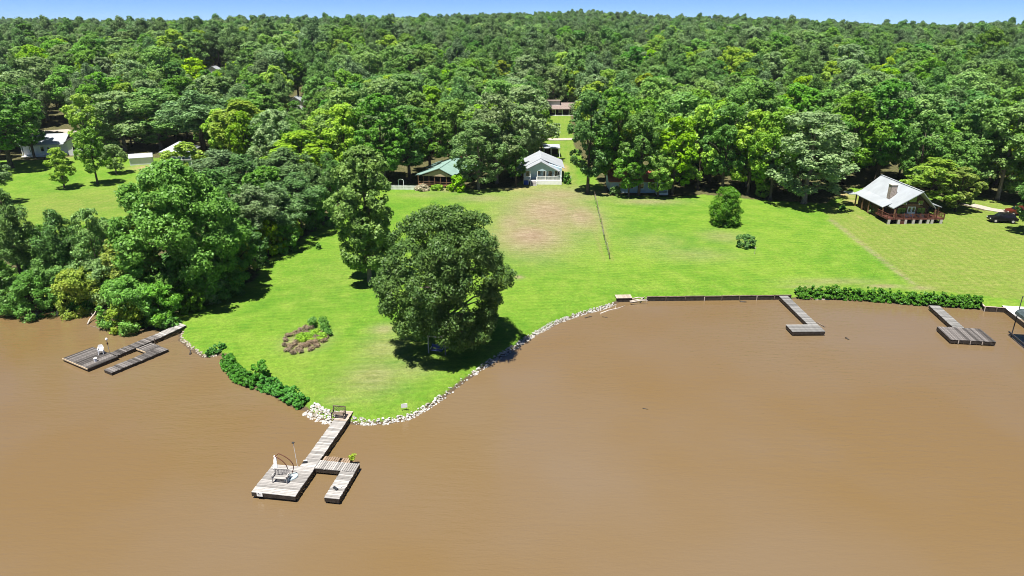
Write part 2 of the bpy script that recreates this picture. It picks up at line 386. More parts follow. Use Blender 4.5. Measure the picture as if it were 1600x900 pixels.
fine = maprange(nt, nff, 0.25, 0.75, 0.58, 1.42); fine2 = maprange(nt, nf_, 0.25, 0.75, 0.74, 1.26)
fine3 = maprange(nt, noise(nt, 24.0, 2, v, 0.6), 0.3, 0.7, 0.72, 1.28)
hs = n.new('ShaderNodeHueSaturation'); l.new(c, hs.inputs['Color']); l.new(mathn(nt, 'MULTIPLY', fine3, mathn(nt, 'MULTIPLY', fine, fine2)), hs.inputs['Value']); hs.inputs['Saturation'].default_value = 0.99
# wet mud where the bank dips to the water line
pos = n.new('ShaderNodeNewGeometry'); sxyz = n.new('ShaderNodeSeparateXYZ'); l.new(pos.outputs['Position'], sxyz.inputs[0])
c = ramp_mix(nt, maprange(nt, mathn(nt, 'ADD', sxyz.outputs[2], mathn(nt, 'MULTIPLY', nf_, 0.2)), 0.22, 0.36, 1, 0), hs.outputs['Color'], (0.085, 0.062, 0.040))
l.new(c, b.inputs['Base Color']); b.inputs['Roughness'].default_value = 0.9; b.inputs['Specular IOR Level'].default_value = 0.12
bp = n.new('ShaderNodeBump'); bp.inputs['Strength'].default_value = 0.6; bp.inputs['Distance'].default_value = 0.12
l.new(mathn(nt, 'ADD', nff, nf_), bp.inputs['Height']); l.new(bp.outputs[0], b.inputs['Normal'])
ground_me.materials.clear(); ground_me.materials.append(m)
tag(put('ground', ground_me), 'green lawn and forest floor behind the muddy lake', None, None, 'structure')

# ------------------------------------------------------------------ lake
m, nt, n, l, b = new_mat('muddy_water')
v = texco(nt, 'Object')
nlow = noise(nt, 0.03, 3, v)
c = ramp_mix(nt, maprange(nt, nlow, 0.38, 0.62), (0.142, 0.092, 0.038), (0.147, 0.105, 0.062))  # gold to mauve patches: silt tone, partly sky reflection painted into the colour
l.new(c, b.inputs['Base Color']); b.inputs['Roughness'].default_value = 0.10; b.inputs['IOR'].default_value = 1.38
b.inputs['Specular IOR Level'].default_value = 1.0
vr = n.new('ShaderNodeMapping'); tcw = n.new('ShaderNodeTexCoord'); l.new(tcw.outputs['Object'], vr.inputs['Vector'])
vr.inputs['Rotation'].default_value = (0, 0, math.radians(-35)); vr.inputs['Scale'].default_value = (0.55, 2.2, 1)
w1 = noise(nt, 0.8, 3, vr.outputs[0]); w2 = noise(nt, 2.6, 3, vr.outputs[0]); patch = noise(nt, 0.045, 2, v)
hgt = mathn(nt, 'ADD', mathn(nt, 'MULTIPLY', w1, 0.7), mathn(nt, 'MULTIPLY', w2, 0.30))
bp = n.new('ShaderNodeBump'); bp.inputs['Distance'].default_value = 0.10; l.new(hgt, bp.inputs['Height'])
l.new(maprange(nt, patch, 0.35, 0.7, 0.45, 1.2), bp.inputs['Strength']); l.new(bp.outputs[0], b.inputs['Normal'])
MAT['muddy_water'] = m
lake = MB().add([(-3200, -700, 0), (3200, -700, 0), (3200, 175, 0), (-3200, 175, 0)], [(0, 1, 2, 3)]).build('lake', 'muddy_water')
tag(lake, 'calm muddy brown lake in the foreground', None, None, 'structure')

# ------------------------------------------------------------------ road seen through the gap
def strip(name, label, pts, width, mat, lift=0.06, seg=3.0):
    P = [Vector((x, y, 0)) for x, y in pts]; line = []
    for a, q in zip(P[:-1], P[1:]):
        k = max(1, int((q - a).length / seg)); line += [a.lerp(q, i / k) for i in range(k)]
    line.append(P[-1]); mb = MB(); n_ = len(line); W = 3
    for i, p in enumerate(line):
        d = (line[min(i + 1, n_ - 1)] - line[max(i - 1, 0)]).normalized(); s = Vector((-d.y, d.x, 0))
        for k in range(W + 1):
            q = p + s * width * (k / W - 0.5); mb.v.append((q.x, q.y, T(q.x, q.y) + lift))
    for i in range(n_ - 1):
        for k in range(W):
            a = i * (W + 1) + k; mb.f.append((a + 1, a, a + W + 1, a + W + 2))
    return tag(mb.build(name, mat), label, None, None, 'structure')
rg = ground(870, 218)
strip('road', 'pale lane crossing behind the blue porch house', [(-60, rg.y + 6), (-10, rg.y + 1), (rg.x, rg.y), (45, rg.y + 3), (90, rg.y + 12)], 3.6, 'gravel', 0.08)
pp = [ground(a, b_) for a, b_ in [(1508, 318), (1545, 327), (1600, 336), (1680, 345)]]
strip('driveway', 'sunlit gravel drive right of the chalet', [(q.x, q.y) for q in pp], 2.6, 'gravel', 0.08)
pp = [ground(a, b_) for a, b_ in [(60, 207), (100, 204), (150, 215)]]
strip('path', 'pale concrete apron beyond the white gabled house', [(q.x, q.y) for q in pp], 4.0, 'gravel', 0.08)

# ------------------------------------------------------------------ foliage generator
def unit(rng, n):
    d = rng.normal(size=(n, 3)); return d / np.linalg.norm(d, axis=1, keepdims=True)
def leaves_from_clumps(rng, C, R, axis_dir, count, ls, elong=1.5, flat_=0.75, up=0.30, jit=0.85, inner=0.15):
    """leaf quads on the upper and outer sides of clump ellipsoids"""
    C = np.asarray(C); R = np.asarray(R); w = R ** 2; pick = rng.choice(len(C), size=count, p=w / w.sum())
    d = unit(rng, count) + axis_dir[pick] * 0.75 + np.array([0, 0, 0.30]); d /= np.linalg.norm(d, axis=1, keepdims=True)
    rr = np.where(rng.random(count) < inner, rng.uniform(0.1, 0.75, count), 0.66 + 0.75 * rng.beta(1.6, 2.6, count))
    p = C[pick] + d * np.array([1, 1, flat_]) * (R[pick] * rr)[:, None]
    nrm = d + unit(rng, count) * jit + np.array([0, 0, up]); nrm /= np.linalg.norm(nrm, axis=1, keepdims=True)
    t = np.cross(nrm, unit(rng, count)); t /= np.maximum(np.linalg.norm(t, axis=1, keepdims=True), 1e-6)
    s = np.cross(nrm, t); a = (ls * rng.uniform(0.65, 1.35, count))[:, None]; bb = a / elong
    V = np.stack([p - t * a, p + s * bb + nrm * a * 0.12, p + t * a, p - s * bb + nrm * a * 0.12], 1).reshape(-1, 3)
    return V, np.arange(count * 4).reshape(-1, 4)
def broad_clumps(rng, R, zb, zt, nl, nc, prof, lobe=0.40, cl=0.36):
    cz, hz = (zb + zt) / 2, (zt - zb) / 2; C, RR, A = [], [], []
    for i in range(nl):
        t = (i + 0.5) / nl; t = min(0.99, max(0.02, t + rng.uniform(-.06, .06))); ang = i * 2.39996 + rng.uniform(-.5, .5); core = i % 4 == 3
        lr = R * lobe * rng.uniform(0.8, 1.2) * (0.55 + 0.45 * prof(t))
        rad = max(0.0, prof(t) * R - lr * 0.85) * (rng.uniform(0.15, .5) if core else rng.uniform(0.74, 1.14))
        if core: t = min(.97, t + .12)
        c = np.array([math.cos(ang) * rad, math.sin(ang) * rad, zb + (zt - zb) * t])
        c[2] = min(c[2], zt - lr * 0.75)
        out = np.array([c[0] / R, c[1] / R, (c[2] - cz) / hz * 0.8 + 0.25])
        for k in range(nc):
            d = unit(rng, 1)[0] + out * 0.9; d /= np.linalg.norm(d)
            C.append(c + d * lr * rng.uniform(0.55, 0.98) * np.array([1, 1, 1.0])); RR.append(lr * cl * rng.uniform(0.75, 1.25)); A.append(d)
    return np.array(C), np.array(RR), np.array(A)
def limbs(rng, C, zb, H, r0, count, lean=(0, 0), top=0.8):
    mb = MB(); zt = H * top
    axis_pts = [Vector((lean[0] * t + rng.normal(0, .012 * H) * t, lean[1] * t + rng.normal(0, .012 * H) * t, zt * t - 0.25 * (t == 0))) for t in (0, .06, .3, .55, .8, 1)]
    mb.tube(axis_pts, [r0 * 1.45, r0 * 1.05, r0 * .85, r0 * .62, r0 * .36, r0 * .12], 8)
    idx = rng.choice(len(C), size=min(count, len(C)), replace=False)
    for i in idx:
        c = Vector(C[i]); t = min(0.92, max(0.16, (c.z * 0.62) / zt)); j = min(4, int(t * 5)); fr = t * 5 - j
        ts = [0, .06, .3, .55, .8, 1]; k = max(q for q in range(5) if ts[q] <= t); s = axis_pts[k].lerp(axis_pts[k + 1], (t - ts[k]) / (ts[k + 1] - ts[k]))
        mid = s.lerp(c, .55) + Vector((0, 0, 0.04 * H)); rr = r0 * (0.42 - .25 * t)
        mb.tube([s, mid, s.lerp(c, .97)], [rr, rr * .6, rr * .2], 5)
    return mb
PROF = {'round': lambda t: math.sqrt(max(0.0, 1 - (2 * min(1, max(0, t * .94 + .08)) - 1) ** 2)) ** 0.8,
        'oval': lambda t: (math.sin(math.pi * min(1, max(0, 0.10 + t * 0.86))) ** 0.7),
        'tall': lambda t: (math.sin(math.pi * min(1, max(0, 0.16 + t * 0.80))) ** 0.55),
        'cone': lambda t: max(0.10, (1 - t) ** 0.75) * (0.75 + 0.25 * min(1, t * 5)),
        'pine': lambda t: max(0.12, math.sin(math.pi * min(1, 0.30 + t * 0.66)) ** 0.8)}
def make_tree(name, seed, R, H, base, prof, leaf, bark_, nl, nc, count, ls, elong=1.5, lobe=0.40, cl=0.36, flat_=0.95, limbn=14, r0=None, lean=(0, 0), up=.30, jit=.85):
    rng = np.random.default_rng(seed); zb = H * base
    C, RR, A = broad_clumps(rng, R, zb, H, nl, nc, PROF[prof], lobe, cl)
    hgt = (C[:, 2] / H)[:, None]; C[:, :2] += np.array(lean)[None, :] * hgt * 0.9
    V, F = leaves_from_clumps(rng, C, RR, A, count, ls, elong, flat_, up, jit)
    return np_mesh(name + '_crown', V, F, leaf), limbs(rng, C, zb, H, r0 or H * 0.017, limbn, lean).mesh(name + '_trunk', bark_, True)
def pine_mesh(name, seed, R, H, base, leaf, count, ls):
    rng = np.random.default_rng(seed); C, RR, A = [], [], []; zb = H * base; z = zb
    while z < H * 0.97:
        t = (z - zb) / (H - zb); rad = R * PROF['pine'](t); k = max(2, int(3 + 4 * (1 - t)))
        for i in range(k):
            ang = rng.uniform(0, 6.283); L = rad * rng.uniform(0.45, 1.0)
            for s in np.linspace(0.45, 1.0, max(1, int(L / (R * .33)))):
                d = np.array([math.cos(ang), math.sin(ang), 0.25])
                C.append(np.array([math.cos(ang) * L * s, math.sin(ang) * L * s, z + 0.22 * L * s + rng.normal(0, .45)])); RR.append(R * 0.23 * rng.uniform(.7, 1.35)); A.append(d / np.linalg.norm(d))
        z += H * 0.030 * rng.uniform(.6, 1.4)
    C.append(np.array([0, 0, H * .98])); RR.append(R * .18); A.append(np.array([0, 0, 1.0]))
    C, RR, A = np.array(C), np.array(RR), np.array(A)
    V, F = leaves_from_clumps(rng, C, RR, A, count, ls, 4.0, 1.0, 0.2, 1.0, 0.25)
    mb = MB(); mb.tube([(0, 0, -.3), (rng.normal(0, .15), rng.normal(0, .15), H * .5), (0, 0, H * .97)], [H * .015, H * .011, .04], 7)
    for i in rng.choice(len(C), 16, replace=False):
        c = Vector(C[i]); mb.tube([(0, 0, max(zb * .8, c.z - 1)), c], [.07, .03], 4)
    return np_mesh(name + '_crown', V, F, leaf), mb.mesh(name + '_trunk', 'bark', True)

# shared forest stock (unit: metres; scaled a little for every tree)
STOCK = {}
def stock(key, *pair): STOCK.setdefault(key, []).append(pair)
FL = 13500
for i in range(3): stock('mid', *make_tree('mid', 100 + i, 5.2, 19, 0.22 + .05 * i, ['oval', 'round', 'tall'][i], 'leaf_mid', 'bark', 20, 15, FL, .225, cl=.31))
for i in range(2): stock('dark', *make_tree('dark', 120 + i, 5.0, 19, 0.22, ['oval', 'tall'][i], 'leaf_dark', 'bark', 20, 15, FL, .225, cl=.31))
for i in range(2): stock('bright', *make_tree('bright', 140 + i, 4.6, 17, 0.2, ['oval', 'round'][i], 'leaf_bright', 'bark', 18, 15, FL, .215, cl=.31))
for i in range(3): stock('pale', *make_tree('pale', 160 + i, 5.4, 18.5, 0.2, ['oval', 'round', 'round'][i], 'leaf_pale', 'pale_bark', 22, 15, FL, .225, cl=.31))
for i in range(3): stock('pine', *pine_mesh('pine', 180 + i, 4.0, 21, 0.40 + .06 * i, 'leaf_pine', 12500, .34))
stock('yellowgreen', *make_tree('yellowgreen', 150, 4.4, 16, .2, 'oval', 'leaf_yellowgreen', 'bark', 18, 15, FL, .215, cl=.31))
DIM = {'mid': (5.2, 19), 'dark': (5.0, 19), 'bright': (4.6, 17), 'pale': (5.4, 18.5), 'pine': (4.0, 21), 'yellowgreen': (4.4, 16)}

def plant(name, label, cat, pair, loc, rz, scl, group=None, parts=('trunk', 'crown')):
    o = thing(name, label, cat, loc, rz, group); o.scale = scl
    put(parts[1], pair[0], o); put(parts[0], pair[1], o)
    return o
PLACED = []                                            # x, y, radius of what already stands
def tree_px(kind, label, bx, by, ty, hw, variant=0, name=None, group=None, cx=None):
    g = ground(bx, by); Rr, Hh = DIM[kind]
    _, zt = at_depth(cx or bx, ty, g.y); H = max(2.0, zt - g.z)
    u, w, d = ray(bx, (by + ty) / 2); R = hw * g.y / w
    st = STOCK[kind]; pair = st[variant % len(st)]
    nm = name or {'pine': 'pine_tree'}.get(kind, 'broadleaf_tree')
    PLACED.append((g.x, g.y, R)); s = R / Rr * 1.04
    rz = (bx * 12.9898 + by * 3.1) % 6.283
    return plant(nm, label, 'tree', pair, (g.x, g.y, g.z - 0.1), rz, (s, s, H / Hh), group)

# ------------------------------------------------------------------ the two specimen trees and the big left tree
g = ground(695, 542); _, zt = at_depth(703, 318, g.y)
oak = make_tree('oak', 14, 7.05, (zt - g.z) * .93, 0.15, 'round', 'leaf_oak', 'pale_bark', 78, 20, 92000, 0.13, 1.45, lobe=0.275, cl=0.33, limbn=46, r0=0.42, lean=(0.9, 0.2))
plant('oak_tree', 'large rounded oak on the point with a swing in its shade', 'tree', oak, (g.x, g.y, g.z), 0.0, (1, 1, 1)); PLACED.append((g.x, g.y, 8)); OAK = g
g = ground(578, 440); _, zt = at_depth(575, 235, g.y)
tb = make_tree('talltree', 23, 4.35, zt - g.z, 0.14, 'tall', 'leaf_mid', 'pale_bark', 44, 15, 40000, 0.18, 1.4, lobe=0.36, cl=0.40, limbn=30, r0=0.3)
plant('sweetgum_tree', 'tall narrow dark green tree standing behind the large oak', 'tree', tb, (g.x, g.y, g.z), 1.9, (1, 1, 1)); PLACED.append((g.x, g.y, 5))
g = ground(300, 468); _, zt = at_depth(290, 262, g.y)
tc = make_tree('shoretree', 31, 6.9, zt - g.z, 0.08, 'oval', 'leaf_sweetgum', 'bark', 56, 15, 62000, 0.18, 1.4, lobe=0.29, cl=0.40, limbn=30, r0=0.4)
plant('broadleaf_tree', 'huge full-crowned tree at the lake edge of the left woods', 'tree', tc, (g.x, g.y, g.z), 0.2, (1.04, 1, 1)); PLACED.append((g.x, g.y, 6))

g = ground(396, 345); _, zt = at_depth(396, 262, g.y); rng_ = np.random.default_rng(77)
snag = thing('dead_snag', 'bare pale dead tree standing among the second-row pines', 'dead tree', g)
limbs(rng_, np.array([(rng_.normal(0, 1.3), rng_.normal(0, 1.0), (zt - g.z) * rng_.uniform(.6, 1.02)) for _ in range(9)]), 0, zt - g.z, .2, 9, top=1.0).build('trunk', 'dead_wood', snag, True)
TREES = [
 # kind, base x, base y, top y, half width, variant, label
 ('dark', 372, 440, 318, 36, 0, 'dark tree leaning over the lawn right of the huge lakeside tree'),
 ('dark', 345, 405, 268, 46, 1, 'dark broadleaf tree just behind the huge lakeside tree'),
 ('pine', 44, 470, 298, 32, 0, 'dark ragged pine by the water at the far left lake edge'),
 ('pine', 112, 465, 328, 28, 1, 'scraggly pine behind the willow scrub on the left shore'),
 ('pale', 162, 462, 328, 32, 0, 'pale vine-hung tree between the shore pine and the huge tree'),
 ('mid', 80, 452, 356, 28, 2, 'mid green tree between the two left shore pines'),
 ('yellowgreen', 222, 470, 352, 40, 0, 'yellow-green tree against the left flank of the huge lakeside tree'),
 ('pine', 408, 402, 292, 34, 2, 'dark pine at the lawn edge nearest the huge lakeside tree'),
 ('pine', 440, 386, 286, 36, 0, 'second pine along the lawn edge of the left woods'),
 ('mid', 425, 372, 262, 40, 1, 'leafy tree among the pines lining the lawn'),
 ('pine', 472, 366, 270, 36, 1, 'third pine along the lawn edge, with brush at its foot'),
 ('pine', 494, 346, 256, 26, 2, 'farthest pine of the lawn-edge row, left of the tall narrow tree'),
 ('pine', 392, 352, 243, 40, 0, 'pine in the second row behind the lawn-edge pines'),
 ('pine', 452, 330, 232, 42, 1, 'tall pine in the second row below the bright crown'),
 ('pine', 358, 332, 236, 44, 2, 'broad pine above the huge lakeside tree'),
 ('bright', 300, 318, 226, 38, 0, 'sunlit tree in front of the small hip-roofed house'),
 ('bright', 476, 302, 208, 52, 1, 'bright lime crown rising behind the lawn-edge pines'),
 ('bright', 545, 292, 166, 36, 0, 'bright green tree left of the dark grove by the picket fence'),
 ('pine', 518, 318, 240, 22, 0, 'pine beside the sandy gap left of the tall narrow tree'),
 ('bright', 101, 294, 232, 20, 0, 'small light tree, left of the three on the far left lawn'),
 ('mid', 153, 288, 203, 24, 2, 'tallest of the three small trees on the far left lawn'),
 ('pale', 182, 271, 226, 18, 1, 'small tree nearest the white shed on the left lawn'),
 ('pine', 6, 318, 250, 18, 1, 'lone pine at the left picture edge on the lawn'),
 ('mid', 18, 262, 128, 56, 1, 'large tree hiding the left end of the white gabled house'),
 ('dark', 54, 247, 148, 28, 0, 'dark tree overhanging the roof of the white gabled house'),
 ('bright', 142, 246, 150, 26, 1, 'bright tree with bare trunk right of the white gabled house'),
 ('pale', 196, 236, 146, 52, 2, 'pale tree standing behind the white shed'),
 ('pale', 252, 232, 140, 48, 0, 'pale spreading tree left of the small hip-roofed house'),
 ('pine', 318, 246, 142, 46, 1, 'tall dark pine over the small hip-roofed house'),
 ('bright', 385, 262, 160, 46, 0, 'bright tree between the small hip-roofed house and the lime crown'),
 ('pine', 430, 268, 176, 40, 2, 'pine left of the lime crown'),
 ('dark', 600, 290, 150, 46, 1, 'dark tall tree above the picket fence'),
 ('dark', 640, 282, 168, 40, 0, 'dark tree left of the green metal roof'),
 ('mid', 672, 268, 172, 34, 1, 'leafy tree behind the green metal roof'),
 ('pale', 748, 296, 190, 40, 1, 'shade tree between the green-roofed and blue houses'),
 ('pale', 776, 286, 150, 46, 0, 'tall tree left of the blue porch house'),
 ('pale', 822, 252, 138, 46, 2, 'big tree rising over the blue house roof'),
 ('mid', 712, 268, 160, 38, 2, 'tree behind the right end of the green metal roof'),
 ('dark', 918, 302, 146, 38, 0, 'dark full tree right of the blue porch house'),
 ('mid', 958, 298, 142, 42, 1, 'dense tree at the left end of the red-roofed house'),
 ('mid', 998, 306, 178, 36, 2, 'feathery green tree screening the red-roofed house'),
 ('bright', 1050, 304, 186, 38, 1, 'lime green tree at the right end of the red-roofed house'),
 ('mid', 982, 308, 236, 24, 0, 'small drooping tree in front of the left half of the red-roofed house'),
 ('bright', 1028, 308, 232, 26, 1, 'small bright tree in front of the right half of the red-roofed house'),
 ('mid', 846, 236, 168, 16, 2, 'slim tree with a clear trunk behind the blue house roof'),
 ('dark', 806, 292, 214, 20, 0, 'dark tree shading the left corner of the blue porch'),
 ('bright', 1090, 296, 168, 34, 0, 'bright tree behind the pointed bush'),
 ('mid', 1128, 300, 165, 36, 0, 'mid green tree above the pointed bush'),
 ('bright', 1168, 304, 176, 36, 1, 'yellow-lit tree left of the grey spreading oak'),
 ('mid', 1203, 312, 172, 36, 1, 'dark-stemmed tree touching the grey spreading oak'),
 ('pale', 1256, 318, 178, 66, 1, 'grey-green spreading oak left of the gravel yard'),
 ('mid', 1318, 288, 148, 44, 0, 'tree behind the gravel yard left of the chalet'),
 ('dark', 1368, 284, 128, 46, 1, 'dark tree directly behind the chalet roof'),
 ('pale', 1420, 286, 150, 46, 0, 'pale tree behind the chalet ridge'),
 ('bright', 1450, 325, 250, 46, 0, 'low bright green tree against the right side of the chalet'),
 ('yellowgreen', 1492, 330, 262, 30, 0, 'yellow-green tree at the head of the gravel drive'),
 ('mid', 1508, 306, 158, 46, 1, 'tree behind the gravel drive, nearest the chalet'),
 ('pale', 1558, 312, 166, 50, 2, 'pale tree over the dark parked car'),
 ('mid', 1612, 322, 160, 50, 2, 'tree at the far right forest edge'),
 ('dark', 1604, 366, 262, 32, 0, 'dark tree at the right picture edge casting shade on the lawn'),
]
for k, bx, by, ty, hw, va, lab in TREES: tree_px(k, lab, bx, by, ty, hw, va)

# ------------------------------------------------------------------ forest behind
FX = []
sp = 8.2
jx = np.arange(-900, 900, sp); jy = np.arange(120, 1180, sp)
JX, JY = np.meshgrid(jx, jy); JX = JX.ravel() + RNG.uniform(-.46, .46, JX.size) * sp; JY = JY.ravel() + RNG.uniform(-.46, .46, JY.size) * sp
far_ridge = RNG.uniform(size=(2600, 2)) * np.array([900, 700]) + np.array([-1500, 1000])
JX = np.concatenate([JX, far_ridge[:, 0]]); JY = np.concatenate([JY, far_ridge[:, 1]])
ok = (np.abs(JX) < JY * 0.84 + 25) & (JY > edge_y(JX) + 1.5)
JX, JY = JX[ok], JY[ok]; JZ = terrain(JX, JY)
kn = np.sin(JX * .021 + 1.7) * np.cos(JY * .017 + .4) + np.sin(JX * .05 + JY * .043)       # stands of pine and of broadleaf
pine_share = np.clip(0.16 + 0.58 * smooth(240, 520, np.hypot(JX, JY)) + 0.28 * kn, 0.05, 0.92)
KEEP = [  # px box that stays open in front of something standing at that distance
 (860, 160, 888, 262, 262), (74, 178, 98, 236, 235), (84, 206, 122, 238, 190), (252, 220, 290, 262, 185), (324, 98, 342, 109, 330), (457, 149, 467, 157, 262), (862, 160, 892, 182, 250), (700, 226, 730, 250, 172), (196, 222, 240, 262, 175)]
rows = []
hs_ = RNG.random((len(JX), 6))
placed = np.array(PLACED)
for i in range(len(JX)):
    x, y, z = JX[i], JY[i], JZ[i]
    if hs_[i, 0] < pine_share[i]: kind = 'pine'
    else:
        q = hs_[i, 1] + 0.12 * math.sin(x * .031 - y * .022)
        kind = 'mid' if q < .32 else 'pale' if q < .62 else 'dark' if q < .74 else 'bright' if q < .94 else 'yellowgreen'
    Rr, Hh = DIM[kind]; s = 0.74 + 0.72 * hs_[i, 2] ** 1.4; sz = (0.68 + 0.44 * hs_[i, 2]) * (0.84 + 0.26 * hs_[i, 3]) * (1.10 if hs_[i, 5] < .10 and 230 < y < 420 else 1)
    if y < 260: s *= 0.95; sz *= 0.93
    R, H = Rr * s, Hh * sz
    if y < 300 and np.min(np.hypot(placed[:, 0] - x, placed[:, 1] - y) - placed[:, 2] * 0.55) < R * 0.45: continue
    if abs(x - (0.065 * y + .5)) < 4.2 + R * .6 and y < 262: continue
    px, pyt, dep = project(x, y, z + H); _, pyb, _ = project(x, y, z + H * .2); hwpx = R * FPX / dep
    bad = False
    for x0, y0, x1, y1, D in KEEP:
        if y < D + R and px + hwpx > x0 and px - hwpx < x1 and pyt < y1 and pyb > y0: bad = True; break
    if bad: continue
    rows.append((hwpx * H * (-1 if (px < -40 or px > 1640) else 1), x, y, z, kind, int(hs_[i, 4] * 10), s, sz, hs_[i, 5] * 6.283, px, (pyt + pyb) / 2))
rows.sort(key=lambda r: -r[0])
# the largest in view stand as single trees
def where(px):
    for lim, t in [(150, 'behind the white gabled house'), (330, 'behind the small hip-roofed house'), (470, 'above the lawn-edge pines'), (560, 'above the bright lime crown'), (745, 'behind the green metal roof'),
                   (890, 'behind the blue porch house'), (1075, 'behind the red-roofed house'), (1340, 'left of the chalet'), (1490, 'behind the chalet'), (9999, 'right of the chalet')]:
        if px < lim: return t
TONE = {'mid': 'mid green tree', 'pale': 'pale grey-green tree', 'dark': 'dark green leafy tree', 'bright': 'bright green tree', 'yellowgreen': 'yellow-green tree', 'pine': 'dark grey-green pine'}
N_SINGLE = 215
ORD = ['leftmost', 'second from left', 'third from left', 'fourth from left', 'fifth from left', 'sixth from left', 'seventh from left', 'eighth from left', 'ninth from left', 'tenth from left',
       'eleventh from left', 'twelfth from left', 'thirteenth from left', 'fourteenth from left', 'fifteenth from left', 'sixteenth from left', 'seventeenth from left', 'eighteenth from left']
KINDROW = {}
for r in sorted(rows[:N_SINGLE], key=lambda r: r[9]): KINDROW.setdefault((r[4], r[2] < 205, where(r[9])), []).append(r)
for r in rows[:N_SINGLE]:
    _, x, y, z, kind, va, s, sz, rz, px, py = r
    row = 'front rows' if y < 205 else 'middle rows'
    pair = STOCK[kind][va % len(STOCK[kind])]
    plant('pine_tree' if kind == 'pine' else 'broadleaf_tree', '%s, %s in the %s %s' % (TONE[kind], ORD[[id(q_) for q_ in KINDROW[(kind, y < 205, where(px))]].index(id(r))], row, where(px)), 'tree', pair, (x, y, z - .15), rz, (s, s, sz),
          '%ss in the %s %s' % (TONE[kind], row, where(px)))
rest = rows[N_SINGLE:]
keys = [(k, i) for k in STOCK for i in range(len(STOCK[k]))]
var = np.array([keys.index((r[4], r[5] % len(STOCK[r[4]]))) for r in rest], np.int32)
pm = bpy.data.meshes.new('forest'); pm.vertices.add(len(rest)); pm.vertices.foreach_set('co', np.array([(r[1], r[2], r[3] - .15) for r in rest], np.float32).ravel())
for nm, ty, dat in (('variant', 'INT', var), ('turn', 'FLOAT', np.array([r[8] for r in rest], np.float32))):
    a = pm.attributes.new(nm, ty, 'POINT'); a.data.foreach_set('value', dat)
a = pm.attributes.new('size', 'FLOAT_VECTOR', 'POINT'); a.data.foreach_set('vector', np.array([(r[6], r[6], r[7]) for r in rest], np.float32).ravel())
forest = put('forest', pm); tag(forest, 'dense forest canopy of pines and broadleaf trees up to the skyline', 'forest', None, 'stuff')
ng = bpy.data.node_groups.new('forest_nodes', 'GeometryNodeTree')
ng.interface.new_socket('Geometry', in_out='INPUT', socket_type='NodeSocketGeometry'); ng.interface.new_socket('Geometry', in_out='OUTPUT', socket_type='NodeSocketGeometry')
gi, go, jn = ng.nodes.new('NodeGroupInput'), ng.nodes.new('NodeGroupOutput'), ng.nodes.new('GeometryNodeJoinGeometry')
def named(nm, ty):
    q = ng.nodes.new('GeometryNodeInputNamedAttribute'); q.data_type = ty; q.inputs[0].default_value = nm
    return [o_ for o_ in q.outputs if o_.enabled and o_.name == 'Attribute'][0]
av, at2, as_ = named('variant', 'INT'), named('turn', 'FLOAT'), named('size', 'FLOAT_VECTOR')
cx_ = ng.nodes.new('ShaderNodeCombineXYZ'); ng.links.new(at2, cx_.inputs['Z'])
for vi, (k, i) in enumerate(keys):
    cr, tr_ = STOCK[k][i]
    me = cr.copy(); me.name = 'forest_stock'
    src = bpy.data.objects.new('forest_stock', me)
    oi = ng.nodes.new('GeometryNodeObjectInfo'); oi.inputs['Object'].default_value = src; oi.inputs['As Instance'].default_value = True
    ts = bpy.data.objects.new('forest_stock_trunk', tr_)
    oi2 = ng.nodes.new('GeometryNodeObjectInfo'); oi2.inputs['Object'].default_value = ts; oi2.inputs['As Instance'].default_value = True
    cmpn = ng.nodes.new('FunctionNodeCompare'); cmpn.data_type = 'INT'; cmpn.operation = 'EQUAL'
    ins = [s_ for s_ in cmpn.inputs if s_.enabled]; ng.links.new(av, ins[0]); ins[1].default_value = vi
    for ob in (oi, oi2):
        ip = ng.nodes.new('GeometryNodeInstanceOnPoints'); ng.links.new(gi.outputs[0], ip.inputs['Points']); ng.links.new(cmpn.outputs[0], ip.inputs['Selection'])
        ng.links.new(ob.outputs['Geometry'], ip.inputs['Instance']); ng.links.new(cx_.outputs[0], ip.inputs['Rotation']); ng.links.new(as_, ip.inputs['Scale'])
        ng.links.new(ip.outputs[0], jn.inputs[0])
ng.links.new(jn.outputs[0], go.inputs[0])
md = forest.modifiers.new('forest', 'NODES'); md.node_group = ng

# ------------------------------------------------------------------ shrubs, hedges and undergrowth
def shrub(name, label, px, py, ty, hw, leaf, seed, count=5000, ls=0.14, prof='round', base=0.05, elong=1.5, cat='shrub', group=None, stem='bark', nl=14, flat_=.8, up=.30, jit=.85):
    g = ground(px, py); _, zt = at_depth(px, ty, g.y); H = max(0.35, zt - g.z); u, w, d = ray(px, (py + ty) / 2); R = hw * g.y / w
    pair = make_tree(name, seed, R, H, base, prof, leaf, stem, nl, 9, count, ls, elong, lobe=.42, cl=.42, flat_=flat_, limbn=10, r0=max(.025, H * .02), up=up, jit=jit)
    return plant(name, label, cat, pair, (g.x, g.y, g.z - .05), 0, (1, 1, 1), group, ('stem', 'foliage'))
shrub('willow_bush', 'pointed feathery green bush alone on the right lawn', 1133, 352, 296, 24, 'leaf_willow', 501, 26000, .14, 'tall', .0, 3.2, 'bush', nl=46, up=.6)
shrub('round_bush', 'small clipped round bush on the right lawn', 1164, 386, 367, 14, 'leaf_dark', 502, 4500, .11, cat='bush')
